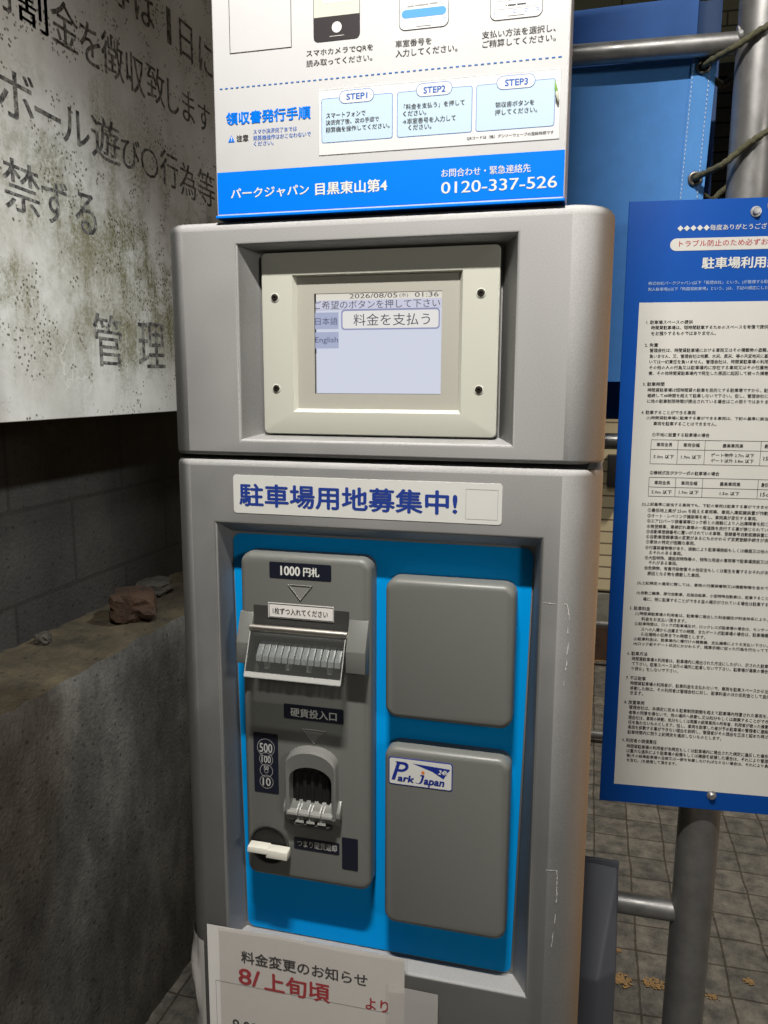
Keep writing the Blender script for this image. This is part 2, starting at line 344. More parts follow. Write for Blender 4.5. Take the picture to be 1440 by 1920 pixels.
RULES=[
('w', '◆◆◆◆◆毎度ありがとうござ', 0.0619, 0.1708, 1.5985, 0.0073),
('r', 'トラブル防止のため必ずお', 0.0652, 0.1736, 1.5794, 0.0081),
('W', '駐車場利用約', 0.0954, 0.189, 1.5544, 0.014),
('v', '株式会社パークジャパン(以下「管理会社」という。)が管理する駐', 0.0294, 0.1773, 1.5296, 0.0052),
('v', '無人駐車場)(以下「時間貸駐車場」という。)は、下記の規定にした', 0.0294, 0.1779, 1.522, 0.0052),
('k', '1. 駐車場スペースの提供', 0.0298, 0.0882, 1.48, 0.005),
('k', '時間貸駐車場は、短時間駐車するためのスペースを有償で提供', 0.0362, 0.1816, 1.473, 0.005),
('k', 'をお預りするものではありません。', 0.0366, 0.118, 1.4653, 0.0051),
('k', '2. 免責', 0.0294, 0.0461, 1.4504, 0.0051),
('k', '管理会社は、時間貸駐車場における車両又はその積載物の盗難、', 0.0358, 0.1838, 1.4435, 0.0051),
('k', '負いません。又、管理会社は地震、水災、風災、等の天変地災に基', 0.036, 0.1844, 1.4358, 0.0051),
('k', 'いては一切責任を負いません。管理会社は、時間貸駐車場の利用', 0.036, 0.1849, 1.4285, 0.0051),
('k', 'その他の人の行為又は駐車場内に存在する車両又はその付属物', 0.0363, 0.1855, 1.4209, 0.0051),
('k', '害、その他時間貸駐車場内で発生した原因に起因して被った損害', 0.0361, 0.1861, 1.4135, 0.0051),
('k', '3. 駐車時間', 0.0295, 0.057, 1.3991, 0.0052),
('k', '時間貸駐車場は短時間貸の駐車を目的とする駐車場ですから、駐', 0.036, 0.1877, 1.3914, 0.0051),
('k', '継続して48時間を超えて駐車しないで下さい。但し、管理会社に', 0.0361, 0.1883, 1.384, 0.0051),
('k', 'に他の駐車制限時間が提出されている場合はこの限りではありま', 0.0361, 0.1888, 1.3765, 0.0052),
('k', '4. 駐車することができる車両', 0.0295, 0.099, 1.3615, 0.0052),
('k', '(1)時間貸駐車場に駐車する事ができる車両は、下記の基準に該当', 0.0365, 0.1905, 1.354, 0.0052),
('k', '車両を駐車することはできません。', 0.0459, 0.1266, 1.3466, 0.0052),
('k', '①平地に設置する駐車場の場合', 0.0451, 0.1185, 1.3317, 0.0052),
('k', '車両全長', 0.0516, 0.0718, 1.3184, 0.0053),
('k', '車両全幅', 0.0863, 0.1069, 1.3183, 0.0053),
('k', '最高車両高', 0.1363, 0.1621, 1.3181, 0.0052),
('k', '最', 0.1888, 0.1932, 1.3181, 0.0052),
('k', '5.0m 以下', 0.0486, 0.0748, 1.302, 0.0053),
('k', '1.9m 以下', 0.0841, 0.11, 1.3021, 0.0053),
('k', 'ゲート物件 2.7m 以下', 0.1222, 0.1767, 1.3054, 0.0052),
('k', 'ゲート以外 3.8m 以下', 0.1225, 0.1766, 1.2979, 0.0052),
('k', '15', 0.1888, 0.1944, 1.3017, 0.0052),
('k', '②機械式及びタワー式の駐車場の場合', 0.0449, 0.1344, 1.2801, 0.0053),
('k', '車両全長', 0.0516, 0.0719, 1.2665, 0.0054),
('k', '車両全幅', 0.0864, 0.1072, 1.2667, 0.0053),
('k', '最高車両高', 0.1361, 0.162, 1.2666, 0.0053),
('k', '最低', 0.1886, 0.1971, 1.2665, 0.0053),
('k', '5.0m 以下', 0.0485, 0.0748, 1.2536, 0.0054),
('k', '1.9m 以下', 0.0842, 0.1095, 1.2541, 0.0054),
('k', '1.5m 以下', 0.1369, 0.1618, 1.2538, 0.0053),
('k', '15c', 0.1884, 0.1981, 1.2536, 0.0053),
('k', '(2)上記基準に該当する車両でも、下記の車両は駐車する事ができませ', 0.0366, 0.1993, 1.2362, 0.0054),
('k', '①最低地上高が 25cm を超える車両等、車両入庫認識装置が作動', 0.0448, 0.1999, 1.2283, 0.0054),
('k', '②オート・レベリング機能等を有し、車両高が変化する車両。', 0.0448, 0.1868, 1.2207, 0.0054),
('k', '③エアロパーツ装着車等ロック板との接触により入出庫障害を起こ', 0.0448, 0.2011, 1.2135, 0.0054),
('k', '④無登録車、車検切れ車等の一般道路を走行する事が禁じられてい', 0.0449, 0.2016, 1.2058, 0.0054),
('k', '⑤自動車登録番号に覆いがされている車等、登録番号自動認識装置に', 0.0448, 0.2022, 1.1985, 0.0054),
('k', '⑥自動車登録事項の変更があるにもかかわらず変更登録手続きが済', 0.0447, 0.2028, 1.1913, 0.0054),
('k', '⑦車体の特定が困難な車両。', 0.0448, 0.1096, 1.184, 0.0055),
('k', '⑧付属装着物等があり、接触により駐車場施設もしくは機器又は他の', 0.0445, 0.2039, 1.176, 0.0054),
('k', 'おそれのある車両。', 0.0499, 0.0935, 1.169, 0.0055),
('k', '⑨大型特殊、建設用特殊等の、特殊な用途の車両等で駐車場施設又は', 0.0445, 0.205, 1.1616, 0.0055),
('k', 'それがある車両。', 0.05, 0.0881, 1.1548, 0.0055),
('k', '⑩危険物、有害汚染物質その他安全もしくは衛生を害するおそれがあ', 0.0448, 0.206, 1.147, 0.0055),
('k', '原因となる物を積載した車両。', 0.0491, 0.1194, 1.1393, 0.0055),
('k', '(3)上記規定の適用に際しては、車両の付属装着物又は積載物等を含めて', 0.0361, 0.2077, 1.125, 0.0055),
('k', '(4)自動二輪車、原付自動車、足踏自転車、小型特殊自動車は、駐車すること', 0.036, 0.2088, 1.1108, 0.0055),
('k', '場に、特に駐車することができる旨の掲示がされている場合は駐車する', 0.0452, 0.2094, 1.1024, 0.0056),
('k', '5. 駐車料金', 0.0283, 0.0555, 1.0886, 0.0057),
('k', '(1)時間貸駐車場の利用者は、駐車場に掲出した料金額及び料金体系により、', 0.0359, 0.211, 1.0808, 0.0056),
('k', '料金をお支払い頂きます。', 0.0447, 0.1047, 1.0735, 0.0056),
('k', '(2)駐車時間は、ロック式駐車場及び、ロックレス式駐車場の場合は、センサー', 0.0359, 0.2121, 1.0661, 0.0056),
('k', 'スへの入庫から出庫までの時間、またゲート式駐車場の場合は、駐車場構', 0.0451, 0.2127, 1.0587, 0.0056),
('k', 'ら出場時の収券までの時間とします。', 0.0455, 0.1312, 1.0514, 0.0057),
('k', '(3)駐車料金は、駐車場内に備付けの精算機、支払機等によりお支払い下さい。', 0.0357, 0.2138, 1.0438, 0.0057),
('k', '(4)ロック板やゲート状況にかかわらず、精算手順に従った行為を行なって下', 0.0355, 0.2143, 1.0368, 0.0057),
('k', '6. 駐車方法', 0.0281, 0.0554, 1.0224, 0.0058),
('k', '時間貸駐車場の利用者は、駐車場内に掲出された方法にしたがい、示された駐車', 0.0348, 0.216, 1.0147, 0.0057),
('k', 'て下さい。駐車スペース以外の場所に駐車しないで下さい。駐車場が満車の場合', 0.0349, 0.2165, 1.0073, 0.0057),
('k', 'り待ち」をしないで下さい。', 0.0352, 0.098, 1.0, 0.0058),
('k', '7. 不正駐車', 0.0283, 0.0551, 0.986, 0.0058),
('k', '時間貸駐車場の利用者が、駐車料金を支払わないで、車両を駐車スペースから出', 0.0347, 0.2187, 0.9783, 0.0058),
('k', '移動した時は、その利用者は管理会社に対し、駐車料金のほか反則金として金5', 0.0347, 0.2193, 0.9708, 0.0058),
('k', 'きます。', 0.035, 0.0526, 0.9636, 0.0058),
('k', '8. 放置車両', 0.0276, 0.0553, 0.9495, 0.0059),
('k', '管理会社は、本規定に定める駐車制限期間を超えて駐車場内残置された車両を、', 0.0346, 0.2214, 0.9421, 0.0058),
('k', '者等の同意を得ないで、他の場所へ移動し又は処分もしくは廃棄することができ', 0.0344, 0.222, 0.9343, 0.0058),
('k', '理会社は、車両の移動、処分もしくは廃棄の結果車両の所有者、利用者が被った損害', 0.0343, 0.2226, 0.9268, 0.0058),
('k', '任を負わないものとします。但し、車両を駐車した者が予め駐車場の管理者に連絡', 0.0344, 0.2231, 0.9194, 0.0058),
('k', '車両を移動する事ができない理由を説明し、管理者がその理由を正当と認めた時は', 0.0343, 0.2237, 0.912, 0.0059),
('k', '駐車時間内に限り上記規定を適用しないものとします。', 0.0343, 0.1621, 0.9045, 0.0059),
('k', '9. 利用者の賠償責任', 0.0275, 0.0752, 0.8918, 0.006),
('k', '時間貸駐車場の利用者が本規定もしくは駐車場内に掲出された規定に違反した場合', 0.0342, 0.2258, 0.8831, 0.0059),
('k', 'は重大な過失により駐車場の設備もしくは機器を破損した場合は、それにより管理', 0.0344, 0.2264, 0.8758, 0.0059),
('k', '害(その結果駐車場の全部又は一部を休業しなければならない場合は、それにより負', 0.0348, 0.227, 0.8682, 0.0059),
('k', 'を含む。)を賠償して頂きます。', 0.0352, 0.1043, 0.861, 0.006),
]
# ================================================================ THE SETTING
# ground: stack-bond concrete pavers
def paver_material():
    m = mat('concrete_pavers', (0.2, 0.19, 0.175), 0.75); t, p = nodes(m)
    tc = t.nodes.new('ShaderNodeTexCoord')
    br = t.nodes.new('ShaderNodeTexBrick'); br.offset = 0.0; br.squash = 1.0
    br.inputs['Scale'].default_value = 1.0; br.inputs['Brick Width'].default_value = 0.1035; br.inputs['Row Height'].default_value = 0.105
    br.inputs['Mortar Size'].default_value = 0.0028; br.inputs['Mortar Smooth'].default_value = 0.3; br.inputs['Bias'].default_value = 0.0
    br.inputs['Color1'].default_value = (0.205, 0.195, 0.18, 1); br.inputs['Color2'].default_value = (0.14, 0.138, 0.13, 1)
    br.inputs['Mortar'].default_value = (0.075, 0.064, 0.05, 1)
    wv = t.nodes.new('ShaderNodeTexNoise'); wv.inputs['Scale'].default_value = 9; wv.inputs['Detail'].default_value = 5
    t.links.new(tc.outputs['Object'], wv.inputs['Vector'])
    wa = t.nodes.new('ShaderNodeVectorMath'); wa.operation = 'MULTIPLY_ADD'; wa.inputs[1].default_value = (0.014, 0.014, 0)
    t.links.new(wv.outputs['Color'], wa.inputs[0]); t.links.new(tc.outputs['Object'], wa.inputs[2]); t.links.new(wa.outputs[0], br.inputs['Vector'])
    n = t.nodes.new('ShaderNodeTexNoise'); n.inputs['Scale'].default_value = 22; n.inputs['Detail'].default_value = 8; n.inputs['Roughness'].default_value = 0.7
    t.links.new(tc.outputs['Object'], n.inputs['Vector'])
    r = t.nodes.new('ShaderNodeValToRGB'); r.color_ramp.elements[0].position = 0.36; r.color_ramp.elements[0].color = (0.42, 0.43, 0.42, 1)
    r.color_ramp.elements[1].position = 0.66; r.color_ramp.elements[1].color = (1.35, 1.27, 1.15, 1)
    t.links.new(n.outputs['Fac'], r.inputs['Fac'])
    mx = t.nodes.new('ShaderNodeMix'); mx.data_type = 'RGBA'; mx.blend_type = 'MULTIPLY'; mx.inputs['Factor'].default_value = 1
    t.links.new(br.outputs['Color'], mx.inputs['A']); t.links.new(r.outputs['Color'], mx.inputs['B'])
    t.links.new(mx.outputs['Result'], p.inputs['Base Color'])
    n2 = t.nodes.new('ShaderNodeTexNoise'); n2.inputs['Scale'].default_value = 160; n2.inputs['Detail'].default_value = 5
    t.links.new(tc.outputs['Object'], n2.inputs['Vector'])
    ad = t.nodes.new('ShaderNodeMath'); ad.operation = 'MULTIPLY_ADD'; ad.inputs[1].default_value = -1.6
    t.links.new(br.outputs['Fac'], ad.inputs[0]); t.links.new(n2.outputs['Fac'], ad.inputs[2])
    b = t.nodes.new('ShaderNodeBump'); b.inputs['Strength'].default_value = 0.7; b.inputs['Distance'].default_value = 0.003
    t.links.new(ad.outputs[0], b.inputs['Height']); t.links.new(b.outputs['Normal'], p.inputs['Normal'])
    return m
g = MB(); g.quad((-15, -15, 0), (15, -15, 0), (15, 15, 0), (-15, 15, 0), paver_material())
o = struct(g.build('pavement', smooth=0)); o.location = (0.0605, 0.0135, 0)
YELLOW = mat('worn_yellow_paint', (0.50, 0.27, 0.07), 0.8, var=(170, 0.45, (0.22, 0.17, 0.11)), bump=(300, 0.4, 0.001))
g = MB(); rnd = random.Random(5)
for cx, cy, a, b_ in ((0.528, 1.150, .009, .010), (0.530, 1.046, .026, .026), (0.606, 1.056, .028, .020), (0.735, 1.046, .018, .010), (0.825, 1.12, .014, .012), (0.52, 3.325, .2, .016)):
    for q_ in range(80):                                            # worn thin: only flakes of the paint are left
        th = rnd.random() * 6.283; rr = rnd.random() ** 0.65; px = cx + a * rr * cos(th); py_ = cy + b_ * rr * sin(th)
        sz = (0.20 - 0.11 * rr) * min(a, b_) * (0.5 + rnd.random()); n = 11; k_ = 0.0016 + 0.000015 * q_
        P = [(px + min(sz * (0.82 + .3 * rnd.random()), .02) * cos(6.283 * k / n) * (a / min(a, b_)) ** .5, py_ + min(sz * (0.82 + .3 * rnd.random()), .02) * sin(6.283 * k / n), k_) for k in range(n)]
        g.add([(px, py_, k_)] + P, [(0, 1 + k, 1 + (k + 1) % n) for k in range(n)], YELLOW)
struct(g.build('painted_marking', smooth=0))

# concrete of the low wall: moss and rust stains, pits
def concrete(name, c1, c2, c3, sc=6.0):
    m = mat(name, c1, 0.85); t, p = nodes(m)
    tc = t.nodes.new('ShaderNodeTexCoord')
    mp = t.nodes.new('ShaderNodeMapping'); mp.inputs['Scale'].default_value = (1, 1, 0.5)
    t.links.new(tc.outputs['Object'], mp.inputs['Vector'])
    n = t.nodes.new('ShaderNodeTexNoise'); n.inputs['Scale'].default_value = sc; n.inputs['Detail'].default_value = 10; n.inputs['Roughness'].default_value = 0.72
    t.links.new(mp.outputs['Vector'], n.inputs['Vector'])
    r = t.nodes.new('ShaderNodeValToRGB'); e = r.color_ramp.elements
    e[0].position = 0.34; e[0].color = (*c2, 1); e[1].position = 0.66; e[1].color = (*c1, 1)
    q = e.new(0.5); q.color = (*c3, 1)
    t.links.new(n.outputs['Fac'], r.inputs['Fac'])
    v = t.nodes.new('ShaderNodeTexVoronoi'); v.inputs['Scale'].default_value = 42
    t.links.new(tc.outputs['Object'], v.inputs['Vector'])
    rr = t.nodes.new('ShaderNodeValToRGB'); rr.color_ramp.elements[0].position = 0.10; rr.color_ramp.elements[0].color = (0.25, 0.25, 0.25, 1)
    rr.color_ramp.elements[1].position = 0.2; rr.color_ramp.elements[1].color = (1, 1, 1, 1)
    t.links.new(v.outputs['Distance'], rr.inputs['Fac'])
    mx = t.nodes.new('ShaderNodeMix'); mx.data_type = 'RGBA'; mx.blend_type = 'MULTIPLY'; mx.inputs['Factor'].default_value = 0.8
    t.links.new(r.outputs['Color'], mx.inputs['A']); t.links.new(rr.outputs['Color'], mx.inputs['B'])
    t.links.new(mx.outputs['Result'], p.inputs['Base Color'])
    n2 = t.nodes.new('ShaderNodeTexNoise'); n2.inputs['Scale'].default_value = 130; n2.inputs['Detail'].default_value = 8
    t.links.new(tc.outputs['Object'], n2.inputs['Vector'])
    b = t.nodes.new('ShaderNodeBump'); b.inputs['Strength'].default_value = 0.55; b.inputs['Distance'].default_value = 0.005
    t.links.new(n2.outputs['Fac'], b.inputs['Height']); t.links.new(b.outputs['Normal'], p.inputs['Normal'])
    return m
CONC = concrete('stained_concrete', (0.135, 0.132, 0.122), (0.026, 0.026, 0.024), (0.066, 0.064, 0.058))
MOSS = concrete('mossy_ledge', (0.10, 0.079, 0.046), (0.028, 0.023, 0.015), (0.058, 0.046, 0.027), 9)
DIRTC = concrete('dark_block', (0.045, 0.043, 0.04), (0.018, 0.018, 0.017), (0.03, 0.029, 0.028), 4)

def grid_wall(mb, x, y0, y1, z0, z1, m, step=0.03, amp=0.004, seed=1, top=None):
    """rough wall face looking towards +x; the top edge is worn"""
    rn = random.Random(seed); ny = int((y1 - y0) / step); nz = int((z1 - z0) / step); P = []
    for j in range(nz + 1):
        for i in range(ny + 1):
            z = z0 + (z1 - z0) * j / nz; y = y0 + (y1 - y0) * i / ny
            dx = (rn.random() - .5) * amp
            if j == nz: dx -= 0.006 + 0.012 * rn.random(); z += (rn.random() - .6) * 0.008
            P.append((x + dx, y, z))
    F = [(j * (ny + 1) + i, j * (ny + 1) + i + 1, (j + 1) * (ny + 1) + i + 1, (j + 1) * (ny + 1) + i) for j in range(nz) for i in range(ny)]
    mb.add(P, F, m)
    return [P[nz * (ny + 1) + i] for i in range(ny + 1)]
lw = thing('retaining_wall', 'low stained concrete wall with a mossy ledge, left of the payment machine', 'wall', (-0.6, 1.0, 0))
f = MB(); edge = grid_wall(f, -0.49, -1.4, 4.0, 0.0, 0.862, CONC, 0.027, 0.005, 3)
o = f.build('wall_face', lw, smooth=60); o.matrix_parent_inverse = lw.matrix_world.inverted(); 
l = MB(); rn = random.Random(8); rows = []
for k in range(9):
    u = k / 8; row = []
    for i, e in enumerate(edge):
        row.append((e[0] * (1 - u) + -0.72 * u, e[1], e[2] * (1 - u) + 0.862 * u + (0 if k == 0 else (rn.random() - .5) * 0.006 + 0.004)))
    rows.append(row)
n = len(edge)
l.add([p for r_ in rows for p in r_], [(a * n + i, a * n + i + 1, (a + 1) * n + i + 1, (a + 1) * n + i) for a in range(8) for i in range(n - 1)], MOSS)
l.build('ledge', lw, smooth=60)
f = MB(); f.box(-0.9, -0.52, -1.4, 4.0, 0.0, 0.845, CONC); f.build('core', lw, smooth=0)

bw = thing('block_wall', 'dark grimy concrete block wall rising behind the mossy ledge', 'wall', (-0.8, 1.0, 0.86))
def block_material():
    m = DIRTC.copy(); m.name = 'grimy_blocks'; t, p = nodes(m)
    tc = t.nodes.new('ShaderNodeTexCoord'); sp = t.nodes.new('ShaderNodeSeparateXYZ'); cb = t.nodes.new('ShaderNodeCombineXYZ')
    t.links.new(tc.outputs['Object'], sp.inputs[0]); t.links.new(sp.outputs['Y'], cb.inputs['X']); t.links.new(sp.outputs['Z'], cb.inputs['Y'])
    br = t.nodes.new('ShaderNodeTexBrick'); br.offset = 0.5; br.inputs['Scale'].default_value = 1
    br.inputs['Brick Width'].default_value = 0.4; br.inputs['Row Height'].default_value = 0.19; br.inputs['Mortar Size'].default_value = 0.005
    br.inputs['Color1'].default_value = (1, 1, 1, 1); br.inputs['Color2'].default_value = (0.85, 0.85, 0.85, 1); br.inputs['Mortar'].default_value = (0.55, 0.53, 0.5, 1)
    t.links.new(cb.outputs[0], br.inputs['Vector'])
    old = p.inputs['Base Color'].links[0].from_socket
    mx = t.nodes.new('ShaderNodeMix'); mx.data_type = 'RGBA'; mx.blend_type = 'MULTIPLY'; mx.inputs['Factor'].default_value = 1
    t.links.new(old, mx.inputs['A']); t.links.new(br.outputs['Color'], mx.inputs['B']); t.links.new(mx.outputs['Result'], p.inputs['Base Color'])
    return m
f = MB(); f.box(-0.86, -0.712, -1.4, 4.0, 0.84, 3.2, block_material()); o = f.build('wall_face', bw, smooth=0)
o.matrix_parent_inverse.identity()

# stones left on the ledge
def lump(name, cx, cy, cz, sx, sy, sz, m, seed, label, cat, rz=0.0, jag=0.18, group=None):
    b = bmesh.new(); bmesh.ops.create_icosphere(b, subdivisions=3, radius=1); rn = random.Random(seed)
    from mathutils import noise
    for v in b.verts:
        d = v.co.normalized()
        q = max(abs(d.x), abs(d.y), abs(d.z)); k = 0.8 / q ** 0.75 * (1 + jag * noise.noise(d * 2.2 + Vector((seed, 0, 0))) + .06 * noise.noise(d * 7))
        v.co = Vector((d.x * k * sx, d.y * k * sy, max(d.z, -0.8) * k * sz))
    f = MB(); f.bm(b, m); o = f.build(name, None, smooth=28)
    o.location = (cx, cy, cz); o.rotation_euler = (0, 0, rz)
    return tag(o, label, cat, group)
ROCK = concrete('rusty_stone', (0.070, 0.034, 0.017), (0.018, 0.010, 0.007), (0.042, 0.021, 0.011), 14)
STONE = concrete('grey_stone', (0.075, 0.066, 0.056), (0.03, 0.026, 0.022), (0.05, 0.045, 0.037), 20)
lump('stone', -0.592, 0.835, 0.897, 0.062, 0.070, 0.042, ROCK, 4, 'rust brown brick-sized stone lying on the mossy ledge', 'stone', 0.5)
lump('stone', -0.672, 0.625, 0.874, 0.018, 0.02, 0.015, STONE, 9, 'small pale stone at the foot of the block wall, left end of ledge', 'stone', 0.3, 0.3)
lump('slate', -0.655, 1.03, 0.885, 0.05, 0.06, 0.022, STONE, 12, 'flat grey slab of stone behind the rust brown one', 'stone', 0.2, 0.25)

# ---------------------------------------------------------------- hand-painted warning board on the wall
def board_material():
    m = mat('mildewed_white_board', (0.72, 0.72, 0.68), 0.45); t, p = nodes(m)
    tc = t.nodes.new('ShaderNodeTexCoord'); L = t.links.new
    def noise(sc, vec, det=8, ro=0.65, dist=0.0):
        n = t.nodes.new('ShaderNodeTexNoise'); n.inputs['Scale'].default_value = sc; n.inputs['Detail'].default_value = det
        n.inputs['Roughness'].default_value = ro; n.inputs['Distortion'].default_value = dist; L(vec, n.inputs['Vector']); return n.outputs['Fac']
    def ramp(v, a, b, ca=(0, 0, 0, 1), cb=(1, 1, 1, 1)):
        r = t.nodes.new('ShaderNodeValToRGB'); r.color_ramp.elements[0].position = a; r.color_ramp.elements[1].position = b
        r.color_ramp.elements[0].color = ca; r.color_ramp.elements[1].color = cb; L(v, r.inputs['Fac']); return r.outputs['Color']
    def mth(op, a, b):
        q = t.nodes.new('ShaderNodeMath'); q.operation = op
        for i, z in enumerate((a, b)):
            if isinstance(z, (int, float)): q.inputs[i].default_value = z
            else: L(z, q.inputs[i])
        return q.outputs[0]
    def mix(f, a, b, bt='MIX'):
        q = t.nodes.new('ShaderNodeMix'); q.data_type = 'RGBA'; q.blend_type = bt
        if isinstance(f, (int, float)): q.inputs['Factor'].default_value = f
        else: L(f, q.inputs['Factor'])
        for k, z in (('A', a), ('B', b)):
            if isinstance(z, tuple): q.inputs[k].default_value = z
            else: L(z, q.inputs[k])
        return q.outputs['Result']
    ob = tc.outputs['Object']
    st = t.nodes.new('ShaderNodeMapping'); st.inputs['Scale'].default_value = (1, 1, 0.16); L(ob, st.inputs['Vector'])
    sv = st.outputs['Vector']
    streak = ramp(noise(16, sv, 6, 0.6), 0.44, 0.62)            # runs of mildew down the board
    patch = ramp(noise(5, ob, 5, 0.6), 0.40, 0.60)
    fine = ramp(noise(140, ob, 6, 0.8), 0.42, 0.58)
    mildew = mth('MULTIPLY', mth('MULTIPLY', mth('MAXIMUM', streak, mth('MULTIPLY', patch, 0.6)), patch), mth('ADD', mth('MULTIPLY', fine, 0.65), 0.35))
    # clear band where rain never reached, and stronger growth low on the board
    sp = t.nodes.new('ShaderNodeSeparateXYZ'); L(ob, sp.inputs[0])
    zr = lambda a, c: ramp(mth('MULTIPLY', sp.outputs['Z'], 0.4), a * 0.4, c * 0.4)
    band = mth('MULTIPLY', zr(1.37, 1.52), mth('SUBTRACT', 1.0, zr(1.70, 1.98)))
    mildew = mth('MINIMUM', mth('MULTIPLY', mildew, mth('ADD', mth('MULTIPLY', band, 1.3), 0.45)), 0.95)
    mott = mth('MULTIPLY', mth('MULTIPLY', ramp(noise(42, ob, 9, 0.75), 0.44, 0.62), band), ramp(noise(7, ob, 3), 0.38, 0.56))
    col = mix(mth('MULTIPLY', mott, 0.75), (0.66, 0.67, 0.66, 1), (0.20, 0.195, 0.125, 1))
    col = mix(mildew, col, (0.13, 0.128, 0.055, 1))
    col = mix(mth('MULTIPLY', ramp(noise(3, ob, 4), 0.45, 0.6), 0.35), col, (0.40, 0.385, 0.34, 1))
    # pale scratches and root marks
    v = t.nodes.new('ShaderNodeTexVoronoi'); v.feature = 'DISTANCE_TO_EDGE'; v.inputs['Scale'].default_value = 9
    nz = t.nodes.new('ShaderNodeTexNoise'); nz.inputs['Scale'].default_value = 7; nz.inputs['Detail'].default_value = 4; L(ob, nz.inputs['Vector'])
    va = t.nodes.new('ShaderNodeVectorMath'); va.operation = 'MULTIPLY_ADD'; va.inputs[1].default_value = (0.2, 0.2, 0.2)
    L(nz.outputs['Color'], va.inputs[0]); L(ob, va.inputs[2]); L(va.outputs[0], v.inputs['Vector'])
    scr = mth('MULTIPLY', ramp(v.outputs['Distance'], 0.006, 0.022, (1, 1, 1, 1), (0, 0, 0, 1)), ramp(noise(4, ob), 0.5, 0.62))
    col = mix(mth('MULTIPLY', scr, 0.7), col, (0.74, 0.74, 0.70, 1))
    # clusters of dark mould spots
    v2 = t.nodes.new('ShaderNodeTexVoronoi'); v2.inputs['Scale'].default_value = 115; L(ob, v2.inputs['Vector'])
    dot = mth('MULTIPLY', ramp(v2.outputs['Distance'], 0.22, 0.36, (1, 1, 1, 1), (0, 0, 0, 1)), ramp(noise(19, ob, 3, 0.5), 0.535, 0.565))
    col = mix(mth('MULTIPLY', dot, 0.85), col, (0.05, 0.045, 0.022, 1))
    L(col, p.inputs['Base Color'])
    return m, mth, noise, ramp
BMAT = board_material()[0]
def paint_material():
    m = mat('weathered_black_paint', (0.035, 0.033, 0.035), 0.6); t, p = nodes(m)
    tc = t.nodes.new('ShaderNodeTexCoord'); n = t.nodes.new('ShaderNodeTexNoise'); n.inputs['Scale'].default_value = 85; n.inputs['Detail'].default_value = 7
    n.inputs['Roughness'].default_value = 0.75; t.links.new(tc.outputs['Object'], n.inputs['Vector'])
    r = t.nodes.new('ShaderNodeValToRGB'); r.color_ramp.elements[0].position = 0.44; r.color_ramp.elements[0].color = (0.028, 0.027, 0.03, 1)
    r.color_ramp.elements[1].position = 0.66; r.color_ramp.elements[1].color = (0.34, 0.335, 0.31, 1)
    t.links.new(n.outputs['Fac'], r.inputs['Fac']); t.links.new(r.outputs['Color'], p.inputs['Base Color'])
    return m
PAINT = paint_material()
wb = thing('warning_board', 'large white board stained with mildew, hand-painted black writing, on the left wall', 'sign', (-0.56, 0.8, 1.33))
f = MB(); f.box(-0.565, -0.55, 0.1, 1.9, 1.331, 2.42, BMAT, 0.002); f.build('panel', wb)
rn = random.Random(21)
def wtext(f, s, y0, y1, z0, z1, tilt=0.0):
    pl = lambda u, w, d: (-0.5497 + (-d), u, w + tilt * (u - (y0 + y1) / 2))
    text(f, s, y0, y1, (z0 + z1) / 2, z1 - z0, PAINT, 0.0, 0.012, 3, 0.4, 3.0, 0.0, pl)
for line in (
    (('等', .775, .862, 2.146, 2.225), ('は', .882, .958, 2.148, 2.222), ('1', 1.014, 1.030, 2.150, 2.226), ('日', 1.070, 1.132, 2.146, 2.226), ('に', 1.165, 1.235, 2.146, 2.224)),
    (('罰', .425, .496, 1.998, 2.075), ('金', .600, .678, 2.000, 2.078), ('を', .683, .748, 1.998, 2.072), ('徴', .752, .828, 2.000, 2.080), ('収', .836, .908, 1.998, 2.074), ('致', .918, .992, 2.004, 2.080), ('し', 1.004, 1.055, 2.004, 2.074), ('ま', 1.073, 1.132, 2.008, 2.076), ('す', 1.150, 1.212, 2.010, 2.074), ('割', .511, .590, 1.999, 2.070), ('割', .511, .590, 1.999, 2.070)),
    (('ボ', .448, .540, 1.834, 1.914), ('ー', .541, .610, 1.862, 1.871), ('ル', .616, .698, 1.836, 1.900), ('遊', .704, .800, 1.832, 1.914), ('び', .806, .876, 1.838, 1.902), ('〇', .880, .951, 1.840, 1.900), ('行', .960, 1.040, 1.840, 1.916), ('為', 1.046, 1.126, 1.834, 1.910), ('等', 1.138, 1.228, 1.836, 1.918)),
    (('禁', .449, .540, 1.684, 1.768), ('ず', .546, .618, 1.682, 1.758), ('る', .640, .706, 1.680, 1.756)),
    (('管', .676, .776, 1.430, 1.534), ('理', .838, .948, 1.430, 1.530)),
    ):
    f = MB()
    for s, y0, y1, z0, z1 in line: wtext(f, s, y0, y1, z0, z1, (rn.random() - .5) * 0.06)
    f.build('painted_line', wb, smooth=0)

